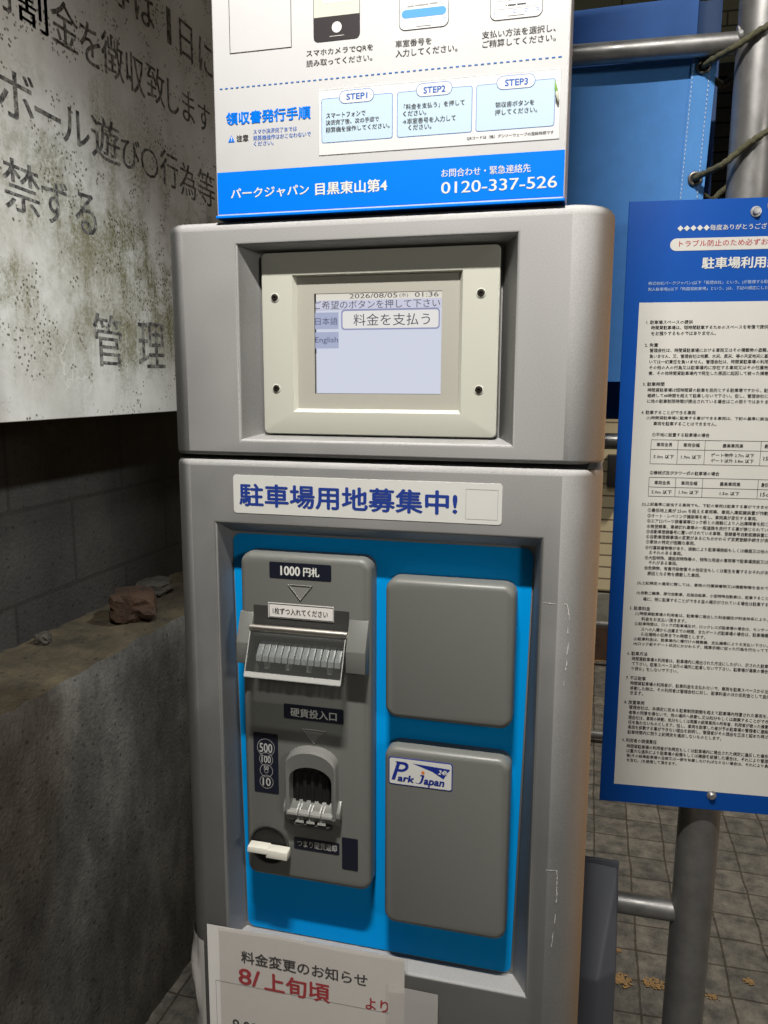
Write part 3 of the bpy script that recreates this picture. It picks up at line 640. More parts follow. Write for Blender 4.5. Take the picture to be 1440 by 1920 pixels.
# ---------------------------------------------------------------- far building with narrow wall tiles
def tile_material():
    m = mat('beige_wall_tiles', (0.52, 0.46, 0.32), 0.5); t, p = nodes(m)
    tc = t.nodes.new('ShaderNodeTexCoord'); sp = t.nodes.new('ShaderNodeSeparateXYZ'); cb = t.nodes.new('ShaderNodeCombineXYZ')
    t.links.new(tc.outputs['Object'], sp.inputs[0]); t.links.new(sp.outputs['X'], cb.inputs['X']); t.links.new(sp.outputs['Z'], cb.inputs['Y'])
    br = t.nodes.new('ShaderNodeTexBrick'); br.offset = 0.5; br.inputs['Scale'].default_value = 1
    br.inputs['Brick Width'].default_value = 0.227; br.inputs['Row Height'].default_value = 0.0605; br.inputs['Mortar Size'].default_value = 0.004
    br.inputs['Color1'].default_value = (0.80, 0.68, 0.44, 1); br.inputs['Color2'].default_value = (0.70, 0.59, 0.37, 1); br.inputs['Mortar'].default_value = (0.24, 0.19, 0.12, 1)
    t.links.new(cb.outputs[0], br.inputs['Vector']); t.links.new(br.outputs['Color'], p.inputs['Base Color'])
    b = t.nodes.new('ShaderNodeBump'); b.inputs['Distance'].default_value = 0.004; b.invert = True
    t.links.new(br.outputs['Fac'], b.inputs['Height']); t.links.new(b.outputs['Normal'], p.inputs['Normal'])
    return m
tb = thing('tiled_building', 'beige tiled house wall across the alley, seen between machine and rules sign', 'building', (1.0, 3.36, 0))
f = MB(); f.box(-0.86, 4.5, 3.36, 3.6, 0.36, 4.5, tile_material()); f.build('wall', tb, smooth=0)
f = MB(); f.box(-0.86, 4.5, 3.345, 3.6, 0.175, 0.348, mat('grey_render', (0.30, 0.28, 0.23), 0.7, var=(20, .2))); f.build('base_course', tb, smooth=0)
f = MB(); f.box(-0.86, 4.5, 3.335, 3.6, 0.0, 0.172, mat('brown_footing', (0.10, 0.055, 0.035), 0.7, var=(15, .3))); f.build('footing', tb, smooth=0)
SHUT = mat('dark_brown_shutter', (0.05, 0.04, 0.036), 0.5)
f = MB()
for k in range(16): f.box(0.74, 1.7, 3.335 - 0.012 * 0.5, 3.36, 1.75 + k * 0.062, 1.75 + k * 0.062 + 0.056, SHUT, 0.003)
w = f.build('window_shutter', tb)
f = MB(); f.box(0.70, 1.74, 3.32, 3.36, 2.745, 2.80, SHUT, 0.003); f.build('frame', w)
f = MB(); f.box(0.488, 0.60, 3.28, 3.36, 0.90, 1.055, mat('black_box', (0.012, 0.012, 0.013), 0.5), 0.004); f.build('dark_box', tb)  # unidentified dark shape below the mid rail, built as a plain black box

def rail(name, pts, r, label, m=GALV, group=None):
    pass
# thin guard rail in front of the far building
gr = thing('guard_rail', 'thin silver guard rail in front of the far tiled wall', 'railing', (0.9, 3.2, 0))
for z in (0.232,): 
    f = MB(); f.tube([(0.1, 3.2, z), (2.4, 3.2, z)], 0.017, GALV); f.build('rail', gr)
for x in (0.15, 1.5):
    f = MB(); f.tube([(x, 3.2, 0), (x, 3.2, 0.232)], 0.017, GALV); f.build('post', gr)
kr = thing('wheel_stop', 'low bright steel bar close to the ground beyond the machine', 'barrier', (0.6, 2.4, 0))
f = MB(); f.tube([(0.22, 2.36, 0.028), (0.84, 2.36, 0.028)], 0.016, GALV); f.build('bar', kr)
for x in (0.25, 0.80):
    f = MB(); f.tube([(x, 2.36, 0), (x, 2.36, 0.026)], 0.012, GALV); f.build('foot', kr)

# ================================================================ PAYMENT MACHINE
pm = thing('payment_machine', 'tall silver parking payment machine with a lit screen and a cyan front panel', 'payment machine', (0.205, 0.16, 0))
XL, XR, DEP, RL, RR_ = -0.009, 0.4207, 0.32, 0.022, 0.036
def cabinet(name, z0, z1, e0, e1, rec, inn, dep, b=0.0035):
    f = MB()
    def outline(i):
        p = [(XL + RL, i)]
        p = []
        for k in range(9):
            a = R(90 * k / 8); p.append((XL + RL - (RL - i) * sin(a), RL - (RL - i) * cos(a)))
        p += [(XL + i, DEP - 0.02)] + [(XL + 0.02 - (0.02 - i) * cos(R(90 * k / 4)), DEP - 0.02 + (0.02 - i) * sin(R(90 * k / 4))) for k in range(1, 5)]
        p += [(XR - 0.02 + (0.02 - i) * sin(R(90 * k / 4)), DEP - 0.02 + (0.02 - i) * cos(R(90 * k / 4))) for k in range(0, 5)]
        for k in range(11):
            a = R(90 * k / 10); p.append((XR - RR_ + (RR_ - i) * cos(a), RR_ - (RR_ - i) * sin(a)))
        return p
    lv = [(z0 + e0 * (1 - sin(R(a))), e0 * (1 - cos(R(a)))) for a in (0, 22.5, 45, 67.5, 90)][::1]
    lv = [(z0 + e0 * (1 - cos(R(a))), e0 * (1 - sin(R(a)))) for a in (0, 22.5, 45, 67.5, 90)]
    lt = [(z1 - e1 * (1 - cos(R(a))), e1 * (1 - sin(R(a)))) for a in (90, 67.5, 45, 22.5, 0)]
    levels = lv + lt; n = len(outline(0)); V = []; F = []
    for z, i in levels: V += [(x, y, z) for x, y in outline(i)]
    for j in range(len(levels) - 1):
        for k in range(n):
            if k == n - 1 and j == len(lv) - 1: continue          # the front face carries the recess
            F.append((j * n + k, (j + 1) * n + k, (j + 1) * n + (k + 1) % n, j * n + (k + 1) % n))
    F.append(tuple(range(n))); F.append(tuple((len(levels) - 1) * n + k for k in range(n))[::-1])
    f.add(V, F, SILVER)
    zb, zt = z0 + e0, z1 - e1
    O = [(XL + RL, 0, zb), (XR - RR_, 0, zb), (XR - RR_, 0, zt), (XL + RL, 0, zt)]
    x0, x1, a0, a1 = rec
    L = [O]
    for k in range(5):
        t = R(90 * k / 4); e = b * (1 - sin(t)); y = b * (1 - cos(t))
        L.append([(x0 - e, y, a0 - e), (x1 + e, y, a0 - e), (x1 + e, y, a1 + e), (x0 - e, y, a1 + e)])
    L.append([(x, dep, z) for x, z in inn])
    f.loops(L, SILVER, cap1=True)
    return f.build(name, pm, smooth=40)
cabinet('upper_cabinet', 1.3272, 1.5530, 0.004, 0.009, (0.0710, 0.3375, 1.3440, 1.5295), [(0.0868, 1.3488), (0.3236, 1.3488), (0.3236, 1.5246), (0.0868, 1.5246)], 0.0245)
cabinet('lower_cabinet', 0.030, 1.3235, 0.004, 0.007, (0.0405, 0.3672, 0.7835, 1.2568), [(0.0510, 0.7860), (0.3525, 0.7860), (0.3608, 1.2452), (0.0460, 1.2452)], 0.0250)
f = MB(); f.box(XL + 0.008, XR - 0.008, 0.010, DEP - 0.01, 1.3225, 1.3285, BLACK); f.build('seam_core', pm, smooth=0)  # black core puts the shade of the open seam into colour
f = MB(); f.box(XL + 0.015, XR - 0.015, 0.02, DEP - 0.02, 0.0, 0.0315, BLACK); f.build('plinth', pm, smooth=0)

# --- screen unit
bz = MB()
def bezel(f):
    x0, x1, z0, z1, y = 0.0873, 0.3207, 1.3487, 1.5240, 0.020
    L = [[(x, 0.0268, z) for x, z in rrect(x0, x1, z0, z1, 0.005)]]
    for k in range(4):
        a = R(90 * k / 3); i = 0.0012 * (1 - cos(a)); L.append([(x, y + 0.0012 * (1 - sin(a)), z) for x, z in rrect(x0 + i, x1 - i, z0 + i, z1 - i, 0.005 - i)])
    wx0, wx1, wz0, wz1 = 0.1192, 0.2866, 1.3708, 1.5025
    L.append([(x, y, z) for x, z in rrect(wx0, wx1, wz0, wz1, 0.0008)])
    L.append([(x, y + 0.0008, z) for x, z in rrect(wx0 + .0006, wx1 - .0006, wz0 + .0006, wz1 - .0006, 0.0008)])
    f.loops(L, CREAM)
    # step down to the sunken inner frame
    A = [(x, y + 0.0008, z) for x, z in rrect(wx0 + .0006, wx1 - .0006, wz0 + .0006, wz1 - .0006, 0.0008)]
    B = [(x, y + 0.0048, z) for x, z in rrect(wx0 + .0034, wx1 - .0034, wz0 + .0034, wz1 - .0012, 0.0008)]
    f.loops([A, B], CREAM)
bezel(bz); bzo = bz.build('screen_bezel', pm, smooth=40); bzo.location = (0.0013, -0.0045, 0)
f = MB()
A = [(x, 0.0247, z) for x, z in rrect(0.1220, 0.2836, 1.3736, 1.5018, 0.0008)]
sx0, sx1, sz0, sz1 = 0.1402, 0.2664, 1.3890, 1.4850
B = [(x, 0.0247, z) for x, z in rrect(sx0, sx1, sz0, sz1, 0.0003)]
Cc = [(x, 0.0272, z) for x, z in rrect(sx0, sx1, sz0, sz1, 0.0003)]
f.loops([A, B], GREIGE); f.loops([B, Cc], DGREY)
f.build('inner_frame', bzo, smooth=0)
SCW = mat('screw_steel', (0.12, 0.10, 0.09), 0.35, 0.9)
def screw():
    f = MB(); n = 20
    ringp = lambda r, y: [(r * cos(2 * pi * k / n), y, r * sin(2 * pi * k / n)) for k in range(n)]
    f.loops([ringp(.0044, -0.0004), ringp(.0036, -0.0006)], mat('countersink', (0.75, 0.75, 0.66), 0.4))
    f.loops([ringp(.0036, -0.0006), ringp(.0033, -0.0002)], DGREY)
    f.loops([ringp(.0033, -0.0003), ringp(.0026, -0.0013), ringp(.0014, -0.0014), ringp(.0012, -0.0004)], SCW, cap1=True)
    return f.build('screw', bzo, smooth=30)
s0 = screw()
for i, (x, z) in enumerate(((0.1011, 1.4818), (0.3036, 1.4815), (0.1013, 1.3939), (0.3035, 1.3936))):
    s = s0 if i == 0 else s0.copy()
    if i: C.objects.link(s); s.parent = bzo
    s.location = (x, 0.0199, z)
def lit(name, col, st=1.0): return mat(name, (0.02, 0.02, 0.02), 0.25, emit=(col, st))
LWHITE = lit('screen_backlight', (0.60, 0.63, 0.74)); LCREAM = lit('screen_cream', (0.72, 0.68, 0.60)); LLAV = lit('screen_lavender', (0.36, 0.40, 0.56))
LINE = lit('screen_button_rim', (0.26, 0.28, 0.46)); LBTN = lit('screen_button', (0.74, 0.72, 0.70)); LTXT = lit('screen_text', (0.055, 0.05, 0.07)); LTX2 = lit('screen_text_blue', (0.06, 0.065, 0.13))
LBAND = lit('screen_heading', (0.56, 0.57, 0.70))
f = MB(); y = 0.0268
f.quad((sx0 + .0012, y, sz0 + .0004), (sx1 - .0004, y, sz0 + .0004), (sx1 - .0004, y, 1.4694), (sx0 + .0012, y, 1.4694), LWHITE)
f.quad((sx0 + .0012, y, 1.4694), (sx1 - .0004, y, 1.4694), (sx1 - .0004, y, 1.4786), (sx0 + .0012, y, 1.4786), LBAND)
f.quad((sx0 + .0012, y, 1.4786), (sx1 - .0004, y, 1.4786), (sx1 - .0004, y, 1.4846), (sx0 + .0012, y, 1.4846), LCREAM)
D = 1.0083                                                         # measured on a plane 6 mm nearer; same lines of sight for this depth
def up_(x, z): return (0.4093 + (x - 0.4093) * D, 1.4 + (z - 1.4) * D)
def st(s, x0, x1, z, h, m, b=0.0):
    a, zz = up_(x0, z); c, _ = up_(x1, z); text(f, s, a, c, zz, h * D, m, y - 0.0003, b, 3, 0.5, 2.0)
def srect(x0, x1, z0, z1, m, yy, r=0.0):
    a, q = up_(x0, z0); c, w = up_(x1, z1); sheet(f, rrect(a, c, q, w, r), yy, m)
st('2026/08/05', 0.1775, 0.2245, 1.4814, 0.0044, LTXT); st('(水)', 0.2266, 0.2349, 1.4812, 0.0046, LTXT); st('01:36', 0.2415, 0.2640, 1.4814, 0.0043, LTXT)
st('ご希望のボタンを押して下さい', 0.1416, 0.2655, 1.4736, 0.0078, LTXT)
srect(0.1416, 0.2655, 1.4690, 1.4692, LTX2, y - 0.0002)
srect(0.1420, 0.1662, 1.4509, 1.4666, LLAV, y - 0.0001); srect(0.1420, 0.1663, 1.4326, 1.4482, LLAV, y - 0.0001)
st('日本語', 0.1428, 0.1655, 1.4584, 0.0070, LTX2); st('English', 0.1426, 0.1657, 1.4400, 0.0068, LTX2)
srect(0.1690, 0.2655, 1.4498, 1.4690, LINE, y - 0.0001, 0.0034); srect(0.1704, 0.2643, 1.4512, 1.4676, LBTN, y - 0.0002, 0.0026)
st('料金を支払う', 0.1814, 0.2562, 1.4592, 0.0112, LTXT)
f.build('display', bzo, smooth=0)

# --- cyan panel and the blank doors
f = MB(); pts = []
q = [(0.0528, 0.7875), (0.3505, 0.7875), (0.3596, 1.2432), (0.0472, 1.2432)]
for i, (cx, cz) in enumerate(q):
    r = 0.009; sx = 1 if i in (0, 3) else -1; sz = 1 if i in (0, 1) else -1
    ox, oz = cx + sx * r, cz + sz * r
    for k in range(7):
        a = R(180 + 90 * i + 90 * k / 6); pts.append((ox + r * cos(a), oz + r * sin(a)))
f.prism(pts, 0.0237, 0.0252, BLUEP); f.build('front_panel', pm, smooth=30)
def door(x0, x1, z0, z1, label=None):
    f = MB(); plate(f, x0, x1, z0, z1, 0.0238, 0.0, 0.0125, 0.0062, GREY, 7); o = f.build('door', pm, smooth=50)
    if label: o['label'] = label
    return o
door(0.2188, 0.3460, 1.0665, 1.2110, 'blank grey door, upper one on the right')
d2 = door(0.2186, 0.3456, 0.8390, 1.0360, 'grey door with a small blue and white sticker')
f = MB(); ly = -0.0004
plate(f, 0.2236, 0.2892, 0.9965, 1.0261, 0.0001, ly, 0.0028, 0.0002, LOGOBLUE)
sheet(f, rrect(0.2246, 0.2882, 0.9975, 1.0251, 0.0021), ly - 0.0001, STICK); ly -= 0.0002
# slanted initial, small letters, pennant
sk = lambda x, z: (x + 0.30 * (z - 1.0014), z)
bar = [(0.2265, 1.0014), (0.2302, 1.0014), (0.2302, 1.0218), (0.2265, 1.0218)]
sheet(f, [sk(*p) for p in bar], ly, LOGOBLUE)
sheet(f, [sk(0.2240, 1.0218), sk(0.2275, 1.0195), sk(0.2275, 1.0218)], ly, LOGOBLUE)
ob = [sk(0.2302, 1.0218)] + [sk(0.2335 + 0.0062 * cos(R(90 - 180 * k / 12)), 1.0163 + 0.0055 * sin(R(90 - 180 * k / 12))) for k in range(13)] + [sk(0.2302, 1.0108)]
ib = [sk(0.2302, 1.0188)] + [sk(0.2330 + 0.0034 * cos(R(90 - 180 * k / 12)), 1.0163 + 0.0026 * sin(R(90 - 180 * k / 12))) for k in range(13)] + [sk(0.2302, 1.0138)]
vs = [(x, ly, z) for x, z in ob + ib]; nn = len(ob)
f.add(vs, [(k, nn + k, nn + k + 1, k + 1) for k in range(nn - 1)], LOGOBLUE)
text(f, 'ark', 0.2338, 0.2500, 1.0044, 0.0068, LOGOBLUE, ly - .0001, 0.035, 2, .6, 1.6, 0.2)
jc = [(0.2597, 1.0100), (0.2590, 1.0075), (0.2582, 1.0045), (0.2572, 1.0020), (0.2556, 1.0006), (0.2538, 1.0004), (0.2522, 1.0012)]
for (ax, az), (bx_, bz_) in zip(jc[:-1], jc[1:]): sheet(f, [(ax - .0011, az), (bx_ - .0011, bz_ + .0003), (bx_ + .0011, bz_ - .0003), (ax + .0011, az)][::-1], ly, LOGOBLUE)
sheet(f, [(0.2562, 1.0088), (0.2596, 1.0088), (0.2600, 1.0102), (0.2566, 1.0102)], ly, LOGOBLUE)
text(f, 'apan', 0.2603, 0.2805, 1.0022, 0.0075, LOGOBLUE, ly - .0001, 0.035, 2, .6, 1.6, 0.2)
disc2d(f, 0.2592, 1.0128, 0.0018, ly - .0001, ORANGE)
sheet(f, [(0.2480, 1.0215), (0.2690, 1.0150), (0.2800, 1.0085), (0.2868, 1.0196)], ly, LOGOBLUE)
text(f, '24h', 0.2752, 0.2842, 1.0156, 0.0046, WTXT, ly - .0002, 0.03, 2, .6, 1.4, 0.25)
f.build('logo_sticker', d2, smooth=0)

# --- cash unit: banknote slot above, coins below
f = MB()
plate(f, 0.0645, 0.2042, 0.8695, 1.2285, 0.0238, 0.0, 0.012, 0.0065, GREY, 7)
cu = f.build('cash_unit', pm, smooth=50)
def cheek(x0, x1, ox0, ox1):                                        # wedge-shaped hood around the note slot, open in the middle
    f = MB()
    f.hull([(x0, 0.004, 1.1665), (x1, 0.004, 1.1665), (x0, -0.0003, 1.1660), (x1, -0.0003, 1.1660), (ox0, -0.0135, 1.1370), (ox1, -0.0135, 1.1370), (ox0, -0.0138, 1.1150), (ox1, -0.0138, 1.1150), (ox0, 0.004, 1.1105), (ox1, 0.004, 1.1105)], GREY, 0.0006)
    f.build('hood_cheek', cu, smooth=30)
cheek(0.0645, 0.0795, 0.0650, 0.0795); cheek(0.1822, 0.2025, 0.1822, 0.2025)
f = MB(); f.box(0.0795, 0.1822, -0.0004, 0.003, 1.1120, 1.1742, DGREY); f.build('note_slot_back', cu, smooth=0)
f = MB(); f.tube([(0.0790, -0.0085, 1.1525), (0.1826, -0.0085, 1.1525)], 0.0034, CHROME, 20); f.tube([(0.0795, -0.0060, 1.1475), (0.1822, -0.0060, 1.1475)], 0.0022, STEELB, 14); f.build('hinge_rod', cu)
f = MB()                                                            # clear flap hanging from the rod, with cheeks and a bent lip
T0, T1 = (-0.0115, 1.1490), (-0.0290, 1.1080)
def sl(mb, x0, x1, a, b, th, m):
    (ya, za), (yb, zb) = a, b
    mb.hull([(x, y + d, z) for x in (x0, x1) for y, z in (a, b) for d in (0, th)], m)
sl(f, 0.0800, 0.1818, T0, T1, 0.0014, ACRYL)
for x in (0.0800, 0.1804): f.hull([(x + d, yy, zz) for d in (0, 0.0014) for yy, zz in ((-0.0098, 1.1490), (-0.0274, 1.1080), (-0.0060, 1.1110), (-0.0050, 1.1480))], ACRYL)
f.hull([(x, yy, zz) for x in (0.0800, 0.1818) for yy, zz in ((-0.0290, 1.1080), (-0.0276, 1.1086), (-0.0150, 1.1085), (-0.0150, 1.1065), (-0.0285, 1.1062))], ACRYL)
f.hull([(x, yy, zz) for x in (0.0800, 0.1818) for yy, zz in ((-0.0293, 1.1078), (-0.0293, 1.1068), (-0.0283, 1.1078), (-0.0283, 1.1068))], ACEDGE)
sl(f, 0.0803, 0.1815, (-0.0274, 1.1120), (-0.0294, 1.1075), 0.0010, ACEDGE)
for x in (0.0797, 0.1813): f.hull([(x + d, yy + e_, zz) for d in (0, 0.0008) for yy, zz in ((T0[0], T0[1]), (T1[0], T1[1])) for e_ in (-0.0006, 0.0004)], ACEDGE)  # whitish strips paint the bright highlights along the flap's edges
f.build('clear_flap', cu, smooth=20)
f = MB(); RIB = mat('frosted_grey_tongue', (0.52, 0.53, 0.55), 0.3)
for k in range(13):
    x = 0.0865 + k * 0.0070
    f.hull([(x + a, yy, zz) for a in (0.0003, 0.0064) for yy, zz in ((0.002, 1.1370), (-0.0050, 1.1345), (-0.0140, 1.1250), (-0.0150, 1.1190), (0.002, 1.1180))], RIB, 0.0005)
for x in (0.0950, 0.1180, 0.1405, 0.1630): f.hull([(x + a, yy, zz) for a in (0, 0.0042) for yy, zz in ((-0.0126, 1.1180), (-0.0120, 1.1110), (0.0, 1.1180), (0.0, 1.1110))], RIB)
f.box(0.0850, 0.1770, -0.0060, 0.002, 1.1110, 1.1185, DGREY)
f.build('note_tongue', cu, smooth=20)
def label_plate(name, x0, x1, z0, z1, m, texts, r=0.0016, rim=None, yb=0.0):
    f = MB(); plate(f, x0, x1, z0, z1, yb + 0.0001, yb - 0.0004, r, 0.0001, m, 4)
    for t_ in texts:
        s, a, b, z, h, tm, bo = t_; text(f, s, a, b, z, h, tm, yb - 0.0006, bo, 3, 0.5, 2.0)
    return f, (lambda: f.build(name, cu, smooth=0))
f, fin = label_plate('banknote_label', 0.0976, 0.1637, 1.2038, 1.2206, NAVY, [('1000', 0.1100, 0.1305, 1.2121, 0.0093, WTXT, 0.03), ('円札', 0.1344, 0.1510, 1.2121, 0.0092, WTXT, 0.03)]); fin()
f = MB(); sheet(f, [(0.0958, 1.1622), (0.1664, 1.1622), (0.1664, 1.1783), (0.0958, 1.1783)], -0.0012, PAPER)
frame2d(f, [(0.0966, 1.1628), (0.1660, 1.1628), (0.1660, 1.1773), (0.0966, 1.1773)], [(0.0973, 1.1634), (0.1655, 1.1634), (0.1655, 1.1766), (0.0973, 1.1766)], -0.0014, INK)
text(f, '1枚ずつ入れてください', 0.1010, 0.1600, 1.1698, 0.0068, INK, -0.0015, 0.012, 3, .6, 1.8)
o = f.build('slot_notice', cu, smooth=0)
f, fin = label_plate('coin_label', 0.1106, 0.1758, 1.0543, 1.0704, NAVY, [('硬貨投入口', 0.1181, 0.1683, 1.0619, 0.0094, SILTXT, 0.02)]); fin()
f, fin = label_plate('coin_value_label', 0.0756, 0.1034, 0.9674, 1.0350, NAVY, [('500', 0.0826, 0.0968, 1.0185, 0.0100, SILTXT, 0.02), ('100', 0.0847, 0.0949, 1.0056, 0.0076, SILTXT, 0.02), ('50', 0.0869, 0.0923, 0.9958, 0.0038, SILTXT, 0.02), ('10', 0.0854, 0.0942, 0.9801, 0.0088, SILTXT, 0.02)])
for cz, r in ((1.0188, .0099), (1.0056, .0077), (0.9928, .0074), (0.9802, .0077)): ring2d(f, 0.0897, cz, r, 0.0004, -0.0006, SILTXT)
ring2d(f, 0.0897, 0.9922, 0.0022, 0.0004, -0.0006, SILTXT)
fin()
f, fin = label_plate('jam_return_label', 0.1195, 0.1704, 0.9078, 0.9215, NAVY, [('つまり硬貨返却', 0.1234, 0.1676, 0.9150, 0.0078, SILTXT, 0.02)]); fin()
f, fin = label_plate('blank_label', 0.1733, 0.1908, 0.8928, 0.9292, NAVY, []); fin()
def arrow(cx, z1, z0, hw):
    f = MB(); o = [(cx - hw, z1), (cx, z0), (cx + hw, z1)]
    i1 = [(cx - hw * .86, z1 - .0009), (cx, z0 + .0019), (cx + hw * .86, z1 - .0009)]
    P0 = [(x, -0.0001, z) for x, z in o]; P1 = [(x, -0.0010, z) for x, z in [(cx - hw * .95, z1 - .0003), (cx, z0 + .0008), (cx + hw * .95, z1 - .0003)]]
    P2 = [(x, -0.0002, z) for x, z in i1]
    f.loops([P0, P1, P2], GREYL); f.add(P2, [(0, 1, 2)], GREYL); f.build('arrow', cu, smooth=0)
arrow(0.1306, 1.1980, 1.1814, 0.0134); arrow(0.1438, 1.0448, 1.0285, 0.0136)
# coin mouth: arched collar, dark throat, sill with teeth
cx = 0.1422
def arch(w, zb, zt, n=12):
    p = [(cx - w, zb), (cx + w, zb)]
    for k in range(n + 1):
        a = pi * k / n; p.append((cx + w * cos(a), zt - w * 0.62 + w * 0.62 * sin(a)))
    return p
MID = mat('mid_grey_plastic', (0.185, 0.185, 0.175), 0.4)
f = MB()
A0 = arch(.0280, 0.9520, 1.0275); A1 = arch(.0276, 0.9520, 1.0255); A2 = arch(.0264, 0.9525, 1.0235); B1 = arch(.0232, 0.9560, 1.0075); B2 = arch(.0222, 0.9570, 1.0060)
L = [[(x, 0.0005, z) for x, z in A0], [(x, -0.0100, z) for x, z in A1], [(x, -0.0115, z) for x, z in A2], [(x, -0.0100, z) for x, z in B1], [(x, -0.0015, z) for x, z in B2]]
f.loops(L, MID); f.build('coin_collar', cu, smooth=30)
f = MB(); n = len(B2)
f.add([(x, -0.0015, z) for x, z in B2], [tuple(range(n))], BLACK)
for k in range(5): f.box(cx - .019 + k * .0085, cx - .019 + k * .0085 + .004, -0.0035, -0.0012, 0.966, 0.998, BLACK, 0.0006)
f.build('coin_throat', cu, smooth=20)
f = MB()
f.hull([(0.1118, 0.0, 0.9680), (0.1118, 0.0, 0.9400), (0.1150, -0.0100, 0.9560), (0.1165, -0.0095, 0.9480), (0.1725, 0.0, 0.9680), (0.1725, 0.0, 0.9400), (0.1690, -0.0100, 0.9560), (0.1675, -0.0095, 0.9480)], GREY, 0.0006)
for x0, x1 in ((0.1113, 0.1150), (0.1692, 0.1738)): f.hull([(x, y_, z) for x in (x0, x1) for y_, z in ((0, 0.9700), (-0.0085, 0.9600), (-0.0095, 0.9540), (0, 0.9480))], MID, 0.0008)
for k in range(4):
    x = 0.1172 + k * 0.0126
    f.hull([(x + d, y_, z) for d in (0, 0.0118) for y_, z in ((-0.0060, 0.9592), (-0.0130, 0.9572), (-0.0138, 0.9545), (-0.0060, 0.9545))], GREYL, 0.0004)
for k in range(1, 4):
    x = 0.1172 + k * 0.0126
    for d in (-0.0024, 0.0008): f.hull([(x + d + a_, y_, z) for a_ in (0, 0.0013) for y_, z in ((-0.0040, 0.9635), (-0.0120, 0.9595), (-0.0125, 0.9570), (-0.0040, 0.9570))], SILTXT)
for k in range(3):
    x = 0.1262 + k * 0.0120
    f.hull([(x + .0012, -0.0098, 0.9520), (x + .0078, -0.0098, 0.9520), (x - .0006, -0.0128, 0.9462), (x + .0096, -0.0128, 0.9462), (x, -0.0090, 0.9440), (x + .0090, -0.0090, 0.9440)], GREYL, 0.0005)
f.hull([(0.1215, 0, 0.9460), (0.1645, 0, 0.9460), (0.1235, -0.0110, 0.9435), (0.1630, -0.0110, 0.9435), (0.1245, -0.0070, 0.9380), (0.1620, -0.0070, 0.9380), (0.1235, 0, 0.9350), (0.1630, 0, 0.9350)], DGREY, 0.0006)
f.build('coin_sill', cu, smooth=25)
f = MB(); n = 36; cxk, czk = 0.0915, 0.9080
rg = lambda r, y: [(cxk + r * cos(2 * pi * k / n), y, czk + r * sin(2 * pi * k / n)) for k in range(n)]
f.loops([rg(.0225, 0.0), rg(.0222, -0.0016), rg(.0208, -0.0018)], DGREY); f.loops([rg(.0208, -0.0018), rg(.0200, -0.0003)], BLACK, cap1=True)
kb = f.build('return_dial', cu, smooth=30)
f = MB(); KN = mat('ivory_knob', (0.66, 0.65, 0.57), 0.4)
f.hull([(a, b_, z) for a in (0.0712, 0.0945) for b_, z in ((-0.0020, 0.9030), (-0.0020, 0.9112), (-0.0140, 0.9040), (-0.0128, 0.9100))], KN, 0.0009)
f.hull([(a, b_, z) for a in (0.0925, 0.1165) for b_, z in ((-0.0020, 0.8995), (-0.0020, 0.9100), (-0.0138, 0.9003), (-0.0126, 0.9088))], KN, 0.0009)
f.build('return_knob', cu, smooth=35)

# --- wide sticker above the panel (its square code field stays blank inside its hairline frame)
f = MB(); plate(f, 0.0602, 0.3310, 1.2690, 1.3078, 0.0001, -0.0004, 0.0032, 0.0002, STICK, 6)
text(f, '駐車場用地募集中!', 0.0674, 0.2885, 1.2880, 0.0225, STKBLUE, -0.0006, 0.026, 4, .6, 1.6)
frame2d(f, [(0.2970, 1.2735), (0.3272, 1.2735), (0.3272, 1.3020), (0.2970, 1.3020)], [(0.2973, 1.2738), (0.3269, 1.2738), (0.3269, 1.3017), (0.2973, 1.3017)], -0.0006, HAIRL)
f.build('sticker', pm, smooth=0)
# residue of old tape on the right-hand side
RES = mat('tape_residue', (0.62, 0.60, 0.58), 0.5)
rn = random.Random(3)
for GRP in (([(0.3720, 1.1978), (0.3835, 1.1970)], [(0.3905, 1.1972), (0.3932, 1.1976), (0.3950, 1.1900), (0.3962, 1.1820)], [(0.3948, 1.1750), (0.3952, 1.1690)], [(0.3958, 1.1600), (0.3950, 1.1480)], [(0.3955, 1.1440), (0.3945, 1.1330)], [(0.3940, 1.1230), (0.3932, 1.1180)]),
          ([(0.3830, 0.9270), (0.3940, 0.9274), (0.3948, 0.9200), (0.3944, 0.9100), (0.3950, 0.9020), (0.3946, 0.8930)], [(0.3944, 0.8800), (0.3940, 0.8700)], [(0.3930, 0.8600), (0.3918, 0.8440)])):
  f = MB()
  for P in GRP:
    Q = []
    for a, b_ in zip(P[:-1], P[1:]):
        for k in range(5): Q.append((a[0] + (b_[0] - a[0]) * k / 5 + (rn.random() - .5) * .0006, a[1] + (b_[1] - a[1]) * k / 5))
    Q.append(P[-1])
    fy = lambda x: 0.0 if x < XR - RR_ else RR_ - math.sqrt(max(RR_ ** 2 - (x - XR + RR_) ** 2, 0))
    for a, b_ in zip(Q[:-1], Q[1:]):
        w_ = 0.00028 * (0.6 + rn.random() * 1.5)
        d = Vector((b_[0] - a[0], b_[1] - a[1])).normalized(); nx, nz = -d.y * w_, d.x * w_
        f.add([(a[0] - nx, fy(a[0] - nx) - .0003, a[1] - nz), (b_[0] - nx, fy(b_[0] - nx) - .0003, b_[1] - nz), (b_[0] + nx, fy(b_[0] + nx) - .0003, b_[1] + nz), (a[0] + nx, fy(a[0] + nx) - .0003, a[1] + nz)], [(0, 1, 2, 3)], RES)
  f.build('tape_residue', pm, smooth=0)

